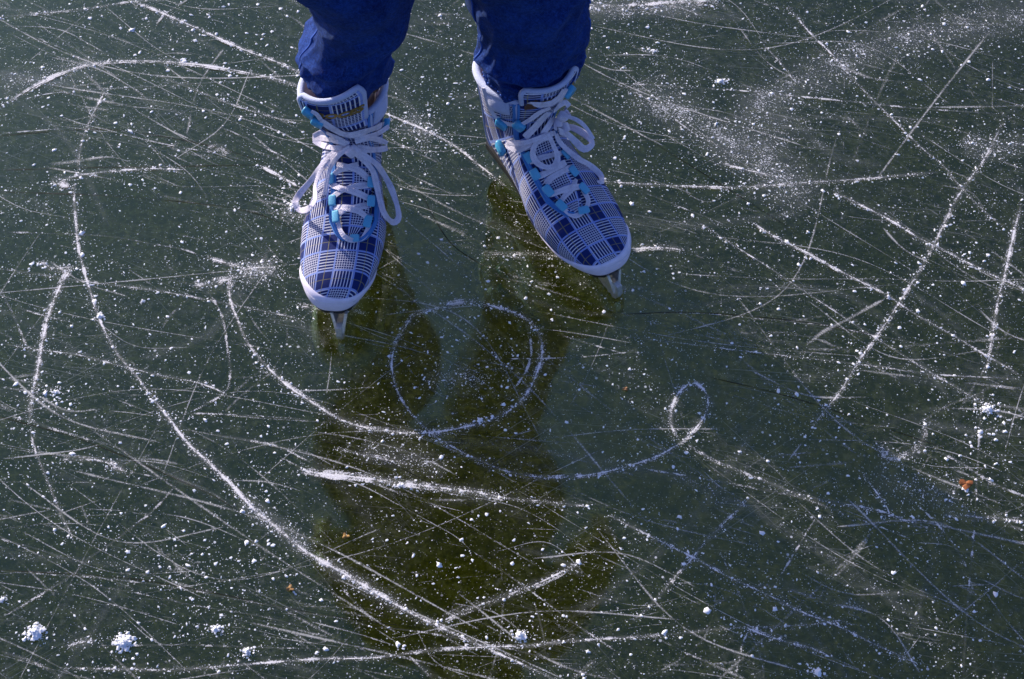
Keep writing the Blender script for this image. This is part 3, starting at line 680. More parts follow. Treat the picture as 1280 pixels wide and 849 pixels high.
NU, NA = 110, 96
def build_upper(parent):
    ss = np.linspace(0, 1, NU); V = []; UV = []
    P = [[boot_pt(s, 2 * PI * k / NA) for k in range(NA)] for s in ss]
    vv = 0.0; vl = [0.0]
    k0 = int(NA * .40)
    for i in range(1, NU):
        d = .5 * ((P[i][k0] - P[i - 1][k0]).length + (P[i][NA // 2] - P[i - 1][NA // 2]).length)
        vv += d; vl.append(vv)
    for i in range(NU):
        h = NA // 2; g = [0.0] * NA
        for k in range(h + 1, NA): g[k] = g[k - 1] - (P[i][k] - P[i][k - 1]).length
        for k in range(h - 1, -1, -1): g[k] = g[k + 1] + (P[i][k] - P[i][k + 1]).length
        for k in range(NA): V.append(P[i][k]); UV.append((g[k], vl[i]))
    F = []
    for i in range(NU - 1):
        for k in range(NA):
            if ss[i] > S_OPEN:
                a = 2 * PI * (k + .5) / NA
                if abs(a - PI) < PI * .36 and abs((P[i][k].x + P[i][(k + 1) % NA].x) / 2 - P[i][NA // 2].x) < throat_half(ss[i]) - .001: continue
            F.append((i * NA + k, i * NA + (k + 1) % NA, (i + 1) * NA + (k + 1) % NA, (i + 1) * NA + k))
    F.append(tuple(range(NA)))
    return link('upper', V, F, M['plaid'], parent, True, UV), vl

def strip(parent, name, mat, rows, cols, fn, uvfn=None, thick=0.0015, mb=None):
    """double sided patch lying on the boot, fn(i,j)->(point, normal)"""
    top = []; bot = []; uv = []
    for i in range(rows):
        for j in range(cols):
            p, n = fn(i / (rows - 1), j / (cols - 1)); top.append(p + n * thick); bot.append(p - n * .0005)
            uv.append(uvfn(i / (rows - 1), j / (cols - 1)) if uvfn else (0, 0))
    k = rows * cols; F = grid_faces(rows, cols); F2 = [tuple(reversed([x + k for x in q])) for q in F]
    E = []
    def wall(seq):
        for p, q in zip(seq, seq[1:]): E.append((p, p + k, q + k, q))
    wall([j for j in range(cols)]); wall([i * cols + cols - 1 for i in range(rows)])
    wall([(rows - 1) * cols + j for j in reversed(range(cols))]); wall([i * cols for i in reversed(range(rows))])
    V = top + bot; FF = F + F2 + E; UVs = uv + uv
    if mb is not None: mb.extend(V, FF, UVs); return None
    return link(name, V, FF, mat, parent, True, UVs)

def patch_box(mb, p, t, n, lx, ly, lz, bulge=.3):
    """small pillow shaped tab: centre, tangent, normal, half sizes"""
    t = (t - n * t.dot(n)).normalized(); a = t.cross(n)
    v = []; f = []; N = 8; rows = [(-1, .82), (-.7, 1), (.0, 1.0 + bulge * .1), (.7, 1), (1, .82)]
    for h, sc in rows:
        for k in range(N * 2):
            an = PI * k / N; c, s_ = math.cos(an), math.sin(an)
            c = math.copysign(abs(c) ** .3, c); s_ = math.copysign(abs(s_) ** .3, s_)
            v.append(p + t * c * lx * sc + a * s_ * ly * sc + n * h * lz)
    f = grid_faces(5, N * 2, True) + [tuple(reversed(range(N * 2))), tuple(4 * N * 2 + k for k in range(N * 2))]
    mb.extend(v, f)

BLADE_UP = .011
def make_skate(gx, gy, yaw, label, brand, S):
    global MED, BOOT_DX, BOOT_W
    BOOT_W = S['wd']; MED = S['med']; BOOT_DX = S['dx']
    g = ground(gx, gy)
    root = empty('ice_skate', (0, 0, 0), yaw)
    tipl = Matrix.Rotation(yaw, 4, 'Z') @ Vector((0, .252, 0))
    root.location = (g.x - tipl.x, g.y - tipl.y, -BLADE_UP)
    tag(root, label, 'ice skate', 'plaid ice skates on the ice')
    Mw = Matrix.Translation(root.location) @ Matrix.Rotation(yaw, 4, 'Z')
    up, vl = build_upper(root)
    # rubber band around the sole, rising over the toe
    bv_ = BVHTree.FromPolygons([v.co.copy() for v in up.data.vertices], [list(p.vertices) for p in up.data.polygons])
    YC = .186
    rays = [(y, -1, 0) for y in np.linspace(.012, YC, 44)] + [(YC, -math.cos(t), math.sin(t)) for t in np.linspace(0, PI, 61)[1:-1]] + [(y, 1, 0) for y in np.linspace(YC, .012, 44)]
    rays = [(.05, -math.sin(t), -math.cos(t)) for t in np.linspace(0.05, 1.2, 10)] + [r for r in rays if not (r[0] < .05)] + [(.05, math.sin(t), -math.cos(t)) for t in np.linspace(1.2, .05, 10)]
    def ztop(y, dx, dy):
        r = max(0.0, dy) if y >= YC - .001 else 0.0
        r = max(0, min(1, (r - .10) / .85)); r = r * r * (3 - 2 * r)
        return .0660 + .0145 * r + .003 * max(0, (.06 - y) / .05 if dy <= 0 else 0)
    BR = 14; outer = []; nr = []
    for (y, dx, dy) in rays:
        zt = ztop(y, dx, dy); row = []
        zb = .0545 + (.006 if y <= .05 else .0015 * max(0, (.11 - y) / .06))
        for i in range(BR):
            z = zb + (zt - zb) * i / (BR - 1)
            loc, n, ix, d = bv_.ray_cast(Vector((BOOT_DX, y, z)), Vector((dx, dy, 0)), .2)
            if loc is None: loc = Vector((dx, dy, 0)) * .02 + Vector((BOOT_DX, y, z))
            row.append(loc + Vector((dx, dy, 0)) * (.0022 if i < BR - 1 else .0008) + Vector((0, 0, .0006 if i == BR - 1 else 0)))
        outer.append(row)
    for _ in range(2):
        outer = [outer[0]] + [[(outer[i - 1][j] + outer[i][j] * 2 + outer[i + 1][j]) / 4 for j in range(BR)] for i in range(1, len(outer) - 1)] + [outer[-1]]
    bvv = []; bff = []
    for i, row in enumerate(outer):
        y, dx, dy = rays[i]; D_ = Vector((dx, dy, 0))
        bvv += [row[0] - D_ * .008] + row + [row[-1] - D_ * .004 - Vector((0, 0, .001))]
    bff = grid_faces(len(outer), BR + 2)
    band = link('rubber_band', bvv, bff, M['rubber'], root)
    st = MB()
    for i in range(4, len(outer) - 4):
        for q in (0.0, .5):
            A_ = outer[i][BR - 4] * (1 - q) + outer[i + 1][BR - 4] * q; B_ = outer[i][BR - 4] * (.7 - q) + outer[i + 1][BR - 4] * (.3 + q); D_ = Vector((rays[i][1], rays[i][2], 0)) * .0002
            tube(st, [A_ + D_, B_ + D_], .0004, 5)
    st.build('stitching', M['thread'], band)
    # outsole
    ol = []; N = 40
    ys = np.linspace(.002, .246, N)
    def halfw(y):
        best = .02
        for s in np.linspace(.02, .64, 60):
            c = sec_at(s)
            if abs(c[0] - y) < .004: best = c[4]; break
        return best
    hw = [max(.010, halfw(y) * .80) for y in ys]
    hw[0] = .012; hw[1] = .022; hw[-1] = .010; hw[-2] = .020
    sv = []
    for z0 in (.0480, .0500, .0580):
        for i in range(N): sv.append((BOOT_DX + hw[i] * (.96 if z0 < .049 else 1), ys[i], z0 + (.004 if ys[i] < .09 else 0)))
        for i in reversed(range(N)): sv.append((BOOT_DX - hw[i] * (.96 if z0 < .049 else 1), ys[i], z0 + (.004 if ys[i] < .09 else 0)))
    sf = grid_faces(3, 2 * N, True) + [tuple(reversed(range(2 * N))), tuple(4 * N + k for k in range(2 * N))]
    link('sole', sv, sf, M['black'], root, False)
    hb = MB()     # heel block
    for z0, sc in ((.036, .66), (.042, .72), (.0545, .78)):
        for k in range(24):
            a = 2 * PI * k / 24; c, s_ = math.cos(a), math.sin(a)
            hb.v.append((.027 * sc * math.copysign(abs(c) ** .7, c), .036 + .036 * sc * math.copysign(abs(s_) ** .7, s_), z0)); hb.uv.append((0, 0))
    hb.f = grid_faces(3, 24, True) + [tuple(reversed(range(24))), tuple(48 + k for k in range(24))]
    hb.build('heel', M['black'], root, False)
    # blade: runner with rocker, toe picks and two open V supports
    pr = []
    yy = np.linspace(-.012, .252, 60)
    bot = [(y, .0006 + .9 * max(0, (y - .11)) ** 2 * .12 + .9 * max(0, (.09 - y)) ** 2 * .10) for y in yy]
    bot[-1] = (.252, .0006); bot[-2] = (.248, .0034); bot[-3] = (.244, .0008); bot[-4] = (.240, .0034)
    top = [(y, .0155 + .012 * max(0, (y - .215) / .037)) for y in yy] + [(.2600, .0270)]
    bot = [(.2625, .0150), (.2585, .0045)] + bot[::-1]
    prof = bot + top
    bv = []
    for x in (-1, 1):
        for y, z in prof: bv.append((x * (.0021 + .0012 * max(0, min(1, (y - .215) / .02))), y, z + BLADE_UP))
    k = len(prof); bf = [tuple(range(k)), tuple(reversed(range(k, 2 * k)))] + [(i, k + i, k + (i + 1) % k, (i + 1) % k) for i in range(k)]
    link('blade', bv, bf, M['steel'], root, False)
    hd = MB()
    def vsupport(y0, y1, ztop, xt, ybt0, ybt1, th=.0032):
        for sd in (1, -1):
            rows = 8; cols = 6; tp = []; bt = []
            for i in range(rows):
                t = i / (rows - 1); z = .0125 + BLADE_UP + (ztop - .0125 - BLADE_UP) * t; x = .0032 + (xt - .0032) * (t ** 1.15)
                a0 = ybt0 + (y0 - ybt0) * t; a1 = ybt1 + (y1 - ybt1) * t
                for j in range(cols):
                    y = a0 + (a1 - a0) * j / (cols - 1)
                    tp.append((sd * (x + th * .5), y, z)); bt.append((sd * max(.0004, x - th * .5), y, z))
            kk = rows * cols; F = grid_faces(rows, cols); F2 = [tuple(reversed([q + kk for q in f])) for f in F]; E = []
            loop = [j for j in range(cols)] + [i * cols + cols - 1 for i in range(1, rows)] + [(rows - 1) * cols + j for j in reversed(range(cols - 1))] + [i * cols for i in reversed(range(1, rows - 1))]
            for p, q in zip(loop, loop[1:] + loop[:1]): E.append((p, p + kk, q + kk, q))
            hd.extend(tp + bt, F + F2 + E)
    vsupport(.176, .2475, .0500, .0080, .205, .2560)
    hd.build('blade_holder', M['steel'], root, False); hd.v, hd.f, hd.uv = [], [], []
    vsupport(.012, .058, .0350, .0105, .016, .050)
    hd.build('blade_holder', M['steel'], root, False)
    for y0, y1, hwid, z in ((.150, .240, .022, .0462), (.010, .066, .017, .0346)):
        hd.v, hd.f, hd.uv = [], [], []
        n = 20; ring = []
        for kq in range(n):
            a = 2 * PI * kq / n; c, s_ = math.cos(a), math.sin(a)
            ring.append((hwid * math.copysign(abs(c) ** .6, c), (y0 + y1) / 2 + (y1 - y0) / 2 * math.copysign(abs(s_) ** .6, s_)))
        v = [(x, y, z) for x, y in ring] + [(x, y, z + .0018) for x, y in ring]
        hd.extend(v, [tuple(reversed(range(n))), tuple(range(n, 2 * n))] + [(i, (i + 1) % n, n + (i + 1) % n, n + i) for i in range(n)])
        hd.build('mounting_plate', M['steel'], root, False)

    # tongue: runs under the laces and stands above the collar
    ext = S['tongue_ext']; tw = S['tongue_tilt']
    def tongue_fn(u, v):
        sx = (v * 2 - 1)
        q = u * 1.0
        qb = S['tq']
        if q <= qb:
            s = S_TH0 + (1 - S_TH0) * (q / qb); hwid = throat_half(s) * .97
            a = a_at_x(s, abs(sx) * hwid, 1 if sx >= 0 else -1)
            return boot_off(s, a, .0012 + .0030 * (1 - sx * sx)), boot_nrm(s, a)
        t = (q - qb) / (1 - qb)
        c = sec_at(1.0); base = boot_pt(1.0, PI); d = Vector((0, .22, .975)).normalized()
        hwid = throat_half(1.0) * .97 * (1 + .10 * t) * (1 if t < .8 else math.sqrt(max(0.05, 1 - ((t - .8) / .2) ** 2 * .30)))
        x = sx * hwid
        p = base + d * (ext * t * (1 + tw * sx) ) + Vector((x, -.009 * (sx * sx) * (1 + .3 * t), 0))
        n = Vector((sx * .55, .95, -.2)).normalized()
        p += n * (.0012 + .0030 * (1 - sx * sx) * (1 - .4 * t))
        return p, n
    tl = [0.0]
    for i in range(1, 60): tl.append(tl[-1] + (tongue_fn(i / 59, .5)[0] - tongue_fn((i - 1) / 59, .5)[0]).length)
    def tuv(u, v):
        p, n = tongue_fn(u, v); return ((v * 2 - 1) * (.026 if u > .6 else .018) + S['pu'], float(np.interp(u, np.linspace(0, 1, 60), tl)) + S['pv'])
    tong = strip(root, 'tongue', M['plaid'], 60, 21, tongue_fn, tuv, .0022)
    tp = MB()
    edge = [tongue_fn(q, 1) for q in np.linspace(S['tq'] + .02, 1, 12)] + [tongue_fn(1, q) for q in np.linspace(1, 0, 20)][1:] + [tongue_fn(q, 0) for q in np.linspace(1, S['tq'] + .02, 12)][1:]
    tube(tp, [p for p, n in edge], .0034, 10)
    tp.build('tongue_piping', M['lining'], tong)
    # facings with bound edges
    for sd in (1, -1):
        def fac_fn(u, v, sd=sd):
            s = S_TH0 + (1.0 - S_TH0) * u; x0 = throat_half(s); a0 = a_at_x(s, min(x0, sec_at(s)[4] * .98), 1)
            a = a0 - v * (.0045 / max(.03, sec_at(s)[4])) * (1.0 + .5 * u)
            if sd < 0: a = 2 * PI - a
            return boot_off(s, a, .0008), boot_nrm(s, a)
        fo = strip(root, 'eyestay', M['bind'], 90, 5, fac_fn, None, .0016)
        eb = MB(); tube(eb, [fac_fn(q, 0)[0] + fac_fn(q, 0)[1] * .0014 for q in np.linspace(0, 1, 120) ** 1.6], .0021, 8)
        eb.build('edge_binding', M['bind'], fo)
    # quarter seams: raised bindings that split the plaid
    sm = MB()
    for sd in (1, -1):
        pts = []
        for q in np.linspace(0, 1, 24):
            s = (9.6 + 5.3 * q) / (NS - 1); a = PI * (.30 + .04 * math.sin(q * PI)); a = a if sd > 0 else 2 * PI - a
            pts.append(boot_off(s, a, .0006))
        tube(sm, pts, .0011, 6)
    sm.build('seam_piping', M['lining'], root)
    # collar roll and lining
    cr = MB(); N = 60; A0 = a_at_x(1.0, throat_half(1.0) * 1.02, 1)
    pts = []
    for k in range(N + 1):
        a = -A0 + 2 * A0 * k / N
        s = 1.0; p = boot_off(s, a % (2 * PI), -.001)
        pts.append(p + Vector((0, 0, .0015)))
    low = []
    for sd, arr in ((-1, []), (1, [])):
        for q in np.linspace(0.02, 1, 9)[1:]:
            s = 1.0 - q * .19; a = a_at_x(s, throat_half(s) * 1.05, sd); arr.append(boot_off(s, a, -.0005))
        low.append(arr)
    path = list(reversed(low[0])) + pts + low[1]
    tube(cr, catmull([tuple(p) for p in path], 110), [.0030 + .0022 * math.sin(PI * i / 109) for i in range(110)], 10)
    cr.build('padded_collar', M['lining'], root)
    ln = []
    for i in range(16):
        s = 1.0 - .22 * i / 15
        for k in range(61):
            a = (-A0 + 2 * A0 * k / 60) % (2 * PI); ln.append(boot_off(s, a, -.0055))
    link('lining', ln, grid_faces(16, 61), M['lining'], root)
    # padded ankle panels of pale mesh
    for sd in (1, -1):
        def pad_fn(u, v, sd=sd):
            s = (13.2 + 1.7 * u) / (NS - 1); a1 = a_at_x(s, throat_half(s) * 1.12, 1)
            a = a1 - (.06 + .42 * v * (1 - .25 * (1 - u)))* PI * .62
            bul = .0035 * math.sin(PI * min(1, max(0, u))) * math.sin(PI * v)
            if sd < 0: a = 2 * PI - a
            return boot_off(s, a, .0004 + bul), boot_nrm(s, a)
        strip(root, 'ankle_pad', M['lining'], 14, 18, pad_fn, None, .0012)
    # lettering on the tongue
    if brand:
        cu = bpy.data.curves.new('lettering', 'FONT'); cu.body = brand; cu.size = .0150; cu.extrude = .0004; cu.shear = .25; cu.offset = .0006
        cu.align_x = 'CENTER'; cu.align_y = 'CENTER'; cu.space_character = 1.0
        to = bpy.data.objects.new('lettering', cu); COL.objects.link(to)
        dg = bpy.context.evaluated_depsgraph_get(); me = bpy.data.meshes.new_from_object(to.evaluated_get(dg)); bpy.data.objects.remove(to)
        for v in me.vertices:
            # reader faces the toe: text right is local -x
            vv_ = .40 - v.co.x / (2 * throat_half(1.0)) ; uu = S['tu'] + v.co.y / (tl[-1])
            p, n = tongue_fn(max(0, min(1, uu)), max(0, min(1, vv_))); v.co = p + n * (.0027 + v.co.z)
        me.materials.clear(); me.materials.append(M['gold'])
        lo = bpy.data.objects.new('lettering', me); COL.objects.link(lo); lo.parent = tong
    else:
        def lab_fn(u, v):
            return tongue_fn(S['tu'] + .10 * u, .5 + (v - .5) * 1.3 - .10)
        lb = strip(root, 'gold_label', M['goldlabel'], 6, 20, lambda u, v: (lambda q: (q[0] + q[1] * .0021, q[1]))(tongue_fn(S['tu'] + .07 * u, .06 + .72 * v)), None, .0006)
        lb.parent = tong
        dm = MB()
        for vq, wv in ((.16, .045), (.25, .03), (.33, .05), (.42, .02)):
            strip(root, '', None, 3, 4, lambda u, v: (lambda q: (q[0] + q[1] * .0031, q[1]))(tongue_fn(S['tu'] + .012 + .045 * u, .06 + vq * .9 + wv * (v - .5))), None, .0002, dm)
        dm.build('label_print', M['darklabel'], lb)
    return root, Mw

left, MwL = make_skate(427, 421, PI - math.radians(4.0), 'blue plaid ice skate at left pointing at the viewer, gold lettering on its upright tongue', 'ROCES',
    dict(wd=1.0, med=-1.0, dx=.0065, tongue_ext=.047, tongue_tilt=-.24, tq=.68, pu=.012, pv=.026, tu=.825))
right, MwR = make_skate(768, 370, PI + math.radians(31.5), 'blue plaid ice skate at right turned outwards, its tongue covered by the trouser hem', None,
    dict(wd=1.07, med=1.0, dx=.0025, tongue_ext=.024, tongue_tilt=.0, tq=.78, pu=.0, pv=.010, tu=.79))

# ---- laces: paths taken over the boot surface
def bvh_of(root, names):
    vs = []; fs = []
    Mw = Matrix.Translation(root.location) @ Matrix.Rotation(root.rotation_euler.z, 4, 'Z')
    for o in root.children:
        if o.name.split('.')[0] in names:
            k = len(vs); vs += [Mw @ v.co for v in o.data.vertices]; fs += [[i + k for i in p.vertices] for p in o.data.polygons]
    return BVHTree.FromPolygons(vs, fs)
class Tracer:
    def __init__(s, root, Mw): s.root = root; s.inv = Mw.inverted(); s.R = s.inv.to_3x3(); s.b = bvh_of(root, ('upper', 'tongue'))
    def hit(s, x, y):
        r = ray(x, y); loc, n, i, d = s.b.ray_cast(CAM, r)
        if loc is None: return None
        if n.dot(r) > 0: n = -n
        return loc, n, d
    def path(s, pix, n, lift):
        """pix: (x, y[, extra lift])"""
        raw = []
        for p in pix:
            h = s.hit(p[0], p[1]); ex = (p[2] if len(p) > 2 else 0) + lift
            raw.append((h, p, ex))
        ds = [r[0][2] if r[0] else None for r in raw]
        idx = [i for i, d in enumerate(ds) if d is not None]
        out = []
        for i, (h, p, ex) in enumerate(raw):
            if h: loc, nn, d = h
            else:
                if not idx: loc = CAM + ray(p[0], p[1]) * 1.6; out.append((*loc, *(-ray(p[0], p[1])))); continue
                j = min(idx, key=lambda q: abs(q - i)); d = ds[j] + .006 * abs(i - j); loc = CAM + ray(p[0], p[1]) * d
                nn = (-ray(p[0], p[1]) * .6 + raw[j][0][1] * .4).normalized()
            nn2 = (nn * .75 - ray(p[0], p[1]) * .5).normalized()
            q = loc - ray(p[0], p[1]) * (ex / max(.35, abs(nn.dot(ray(p[0], p[1])))))
            out.append((*q, *nn2))
        Q = catmull(out, n)
        return [s.inv @ Vector(q[:3]) for q in Q], [s.R @ Vector(q[3:6]).normalized() for q in Q]
    def lace(s, mb, pix, lift, wpx, th=.00055, jit=.0):
        L = sum(math.dist(pix[i][:2], pix[i + 1][:2]) for i in range(len(pix) - 1)); n = max(6, int(L / 3))
        P, Nn = s.path(pix, n, lift)
        hw = [wpx * .5 * .00086 * (1 + .10 * math.sin(i * .55 + L)) * (.86 if i in (0, n - 1) else 1) for i in range(n)]
        ribbon3d(mb, P, Nn, hw, th)
    def tab(s, mb, x, y, ang, lx, ly, lz=.0011, lift=.0050):
        """ang: direction in the picture (degrees) of the long side"""
        h = s.hit(x, y)
        if not h: return
        loc, n, d = h; r = ray(x, y)
        dirv = (RT * math.cos(math.radians(ang)) - UP * math.sin(math.radians(ang)))
        p = s.inv @ (loc + n * lift); patch_box(mb, p, s.R @ dirv, (s.R @ n).normalized(), lx * 1.2, ly * 1.2, lz)

def knot(tr, mb, x, y, wpx, ang, lift):
    h = next(q for q in (tr.hit(x - k, y + k * .5) for k in range(0, 60, 2)) if q); loc, n, d = h
    if (loc - CAM).normalized().dot(ray(x, y)) < .999999: loc = CAM + ray(x, y) * d
    t = RT * math.cos(math.radians(ang)) - UP * math.sin(math.radians(ang))
    p = tr.inv @ (loc + n * lift); t = (tr.R @ t); n = (tr.R @ n).normalized()
    patch_box(mb, p, t, n, wpx * .5 * .00095, wpx * .36 * .00095, .0042, 1)

def dress(tr, root, D):
    for (x, y, ang, lx, ly) in D['loops']:
        mb = MB(); tr.tab(mb, x, y, ang, lx, ly); mb.build('lace_loop', M['cyan'], root)
    for (x, y, ang, lx, ly) in D['hooks']:
        mb = MB(); tr.tab(mb, x, y, ang, lx, ly, .0034, .0045); mb.build('lace_hook', M['cyan_plastic'], root)
    mb = MB()
    for wpx, lift, pix in D['cross']: tr.lace(mb, pix, lift, wpx)
    mb.build('lace', M['lace'], root, False)
    mb = MB()
    for wpx, lift, pix in D['bow']: tr.lace(mb, pix, lift, wpx)
    for k in D['knots']: knot(tr, mb, *k)
    mb.build('lace_bow', M['lace'], root, False)

DL = dict(
 loops=[(416.5,224,85,.0050,.0036),(462,228,95,.0050,.0036),(418,252,85,.0050,.0036),(462,252,95,.0052,.0036),(422.5,272,80,.0056,.0034),(459.5,278,105,.0058,.0036),(442,299.5,0,.0056,.0036)],
 hooks=[(388,137,60,.0052,.0045),(399,149,50,.0056,.0046),(391,174,20,.0056,.0042),(489,146,100,.0056,.0045),(478,155,120,.0054,.0044),(484,180,100,.0054,.0044)],
 cross=[(8,.0030,[(421,206),(432,208),(448,213),(462,225)]), (7,.0022,[(416,220),(424,213),(436,209),(448,205)]),
        (8,.0034,[(415,231),(428,236),(446,241),(463,249)]), (8,.0024,[(415,247),(428,238),(446,233),(463,231)]),
        (8,.0034,[(417,259),(432,260),(448,264),(461,274)]), (8,.0024,[(421,270),(429,263),(446,259),(463,256)]),
        (6.5,.0030,[(422,272),(424,284),(429,294),(437,300),(446,300),(454,297),(460,287),(461,277)]),
        (9,.0045,[(401,151),(414,160),(427,167),(439,169),(456,165),(477,157)]),
        (6,.0035,[(389,139),(396,143),(401,150)]), (5,.0035,[(488,148),(484,152),(478,156)]),
        (8,.0055,[(391,173),(404,173),(420,176),(436,180)]), (7,.0050,[(392,176),(404,182),(418,185),(434,184)]), (7,.0050,[(444,178),(460,173),(474,175),(484,179)]),
        (6,.0045,[(444,175),(458,171),(474,166),(486,158)]), (8,.0050,[(446,184),(460,187),(474,187),(484,185)]), (7,.0045,[(392,170),(404,165),(416,170),(430,176)])],
 bow=[(8,.0085,[(435,188),(418,191),(405,203),(390,224),(375,242),(369,254,.004),(375,263,.004),(387,260,.002),(394,249),(394,233),(400,216),(412,200),(428,190)]),
      (6.5,.0110,[(438,184),(430,189),(421,197),(413,209),(409,225),(406,244)]),
      (8,.0080,[(441,188),(455,200),(466,214),(471,233),(476,254),(481,268),(491,278),(498,273),(497,260),(490,238),(481,220),(471,206),(458,196),(445,189)])],
 knots=[(441,181,15,125,.0105)])
DR = dict(
 loops=[(661.5,196,60,.0050,.0038),(704.5,194,40,.0052,.0040),(670,218,60,.0052,.0038),(714.5,216,45,.0052,.0040),(685.5,239,50,.0056,.0038),(727.5,238,45,.0056,.0038),(702,257,45,.0054,.0036),(728,265,-20,.0056,.0036)],
 hooks=[(630,152,15,.0060,.0048),(650.5,154,60,.0054,.0046),(630,184,20,.0070,.0044),(708,112,100,.0064,.0046)],
 cross=[(7,.0025,[(662,203),(674,198),(690,194),(704,191)]),
        (8,.0032,[(672,221),(684,216),(697,209),(707,203)]), (8,.0026,[(682,230),(690,222),(702,215),(714,209)]),
        (8,.0034,[(687,244),(700,239),(713,235),(727,233)]), (7,.0026,[(700,254),(706,245),(715,236),(720,224)]),
        (6.5,.0030,[(703,259),(710,266),(719,270),(728,266)]), (6.5,.0030,[(728,263),(734,257),(735,249),(729,238)]),
        (6,.0035,[(604,110),(609,126),(616,142),(627,152),(640,156),(650,156),(662,150),(676,140),(688,135)]),
        (9,.0040,[(649,125),(664,130),(682,131),(696,126),(706,112)]), (6,.0040,[(700,128),(704,118),(708,111)]),
        (8,.0060,[(632,181),(646,187),(660,182),(676,172)])],
 bow=[(10,.0065,[(686,141),(677,150),(668,160),(656,172)]), (9,.0060,[(692,146),(686,157),(678,168)]),
      (7,.0090,[(694,166),(682,170),(668,175),(653,179),(634,179)]),
      (7.5,.0095,[(688,170),(677,174),(669,181),(666,193),(671,203),(682,209),(693,207),(697,196),(692,182),(687,172)]),
      (8,.0080,[(695,168),(700,178),(711,189),(724,199),(735,205),(744,212),(751,220),(752,228),(748,226)]),
      (9,.0095,[(699,164),(709,168),(719,177),(729,186),(737,184),(740,178),(731,168),(717,160),(704,158)]),
      (5,.0110,[(700,146),(709,146),(721,150),(732,159),(742,174)]),
      (7,.0100,[(693,139),(700,131),(707,128),(711,133),(705,138),(711,143),(705,149),(695,154),(694,162)])],
 knots=[(692.5,140.5,14,30,.0100), (696.5,164,11,60,.0105), (690,152,10,70,.0075)])
trL = Tracer(left, MwL); dress(trL, left, DL)
trR = Tracer(right, MwR); dress(trR, right, DR)

# ------------------------------------------------------------------ the skater
ankL = MwL @ Vector((0, .055, .19)); ankR = MwR @ Vector((0, .055, .19))
mid = (ankL + ankR) / 2
person = empty('person', (mid.x, mid.y, 0))
tag(person, 'person standing on two plaid ice skates in blue jeans, seen from the calves down', 'person')
inv = Matrix.Translation((-mid.x, -mid.y, 0))
aL = inv @ ankL; aR = inv @ ankR
# local frame: viewer side is -y
def leg_axis(a, sd):
    hip = Vector((-.10 if sd < 0 else .072, .02, .84)); knee = Vector((-.150 if sd < 0 else .052, -.025, .52))
    return [Vector((a.x, a.y, a.z)), Vector((a.x + (.018 if sd < 0 else 0), a.y, .31)), knee, hip]
def skin_mesh(name, verts, edges, radii, mat, parent, sub=2, root=0):
    me = bpy.data.meshes.new(name); me.from_pydata([tuple(v) for v in verts], edges, []); o = bpy.data.objects.new(name, me); COL.objects.link(o)
    md = o.modifiers.new('skin', 'SKIN'); md.use_smooth_shade = True
    for i, r in enumerate(radii):
        r = r if hasattr(r, '__len__') else (r, r); me.skin_vertices[0].data[i].radius = r
    me.skin_vertices[0].data[root].use_root = True
    ss = o.modifiers.new('sub', 'SUBSURF'); ss.levels = ss.render_levels = sub
    dg = bpy.context.evaluated_depsgraph_get(); m2 = bpy.data.meshes.new_from_object(o.evaluated_get(dg)); bpy.data.objects.remove(o)
    m2.name = name; m2.materials.clear(); m2.materials.append(mat)
    o = bpy.data.objects.new(name, m2); COL.objects.link(o); o.parent = parent
    for p in m2.polygons: p.use_smooth = True
    return o
# body: one continuous figure from the feet inside the boots to the head, hands hanging at the sides
bv = [(0, .01, .90)]; be = []; br = [(.105, .075)]
def chain(start, pts, rad):
    k = start
    for p, r in zip(pts, rad): bv.append(tuple(p)); br.append(r); be.append((k, len(bv) - 1)); k = len(bv) - 1
    return k
ch = chain(0, [(0, .012, 1.06), (0, .01, 1.20), (0, .01, 1.32), (0, .005, 1.42), (0, -.012, 1.50), (0, -.015, 1.57)], [(.10, .07), (.12, .078), (.115, .07), (.046, .046), (.062, .074), (.064, .078)])
for sd, ax, Mw in ((-1, leg_axis(aL, -1), MwL), (1, leg_axis(aR, 1), MwR)):
    t = inv @ (Mw @ Vector((0, .13, .085))); hl = inv @ (Mw @ Vector((0, .06, .10)))
    chain(0, [ax[3] + Vector((0, 0, -.06)), ax[2], ax[1], ax[0] + Vector((0, 0, -.03)), hl, t], [.070, .042, .030, .026, .026, .022])
for sd in (-1, 1):
    sh = 3
    chain(sh, [(sd * .155, .012, 1.36), (sd * .205, .02, 1.12), (sd * .235, -.03, .90), (sd * .238, -.05, .845)], [.045, .036, .026, (.012, .030)])
body = skin_mesh('body', bv, be, br, M['skin'], person)
# head features and fingers join the body mesh
hm = MB()
for sd in (-1, 1):
    palm = Vector((sd * .238, -.055, .83))
    for j, (off, L) in enumerate(((-.026, .068), (-.009, .078), (.009, .073), (.025, .058))):
        r0 = palm + Vector((0, off * .8, .0)); pts = [r0, r0 + Vector((0, off * .15 - .004, -L * .45)), r0 + Vector((-sd * .010, off * .1 - .010, -L * .80)), r0 + Vector((-sd * .024, off * .1 - .016, -L))]
        tube(hm, catmull([tuple(p) for p in pts], 10), [.0085 - .0028 * i / 9 for i in range(10)], 8)
    r0 = palm + Vector((0, -.028, .02)); tube(hm, catmull([tuple(r0), tuple(r0 + Vector((-sd * .012, -.022, -.024))), tuple(r0 + Vector((-sd * .020, -.026, -.050)))], 8), [.0105 - .003 * i / 7 for i in range(8)], 8)
def blob(mb, c, r, n=2):
    bm = bmesh.new(); bmesh.ops.create_icosphere(bm, subdivisions=n, radius=1)
    mb.extend([(c[0] + v.co.x * r[0], c[1] + v.co.y * r[1], c[2] + v.co.z * r[2]) for v in bm.verts], [[v.index for v in f.verts] for f in bm.faces]); bm.free()
blob(hm, (0, -.096, 1.515), (.012, .017, .022)); 
for sd in (-1, 1): blob(hm, (sd * .072, .0, 1.52), (.009, .017, .028))
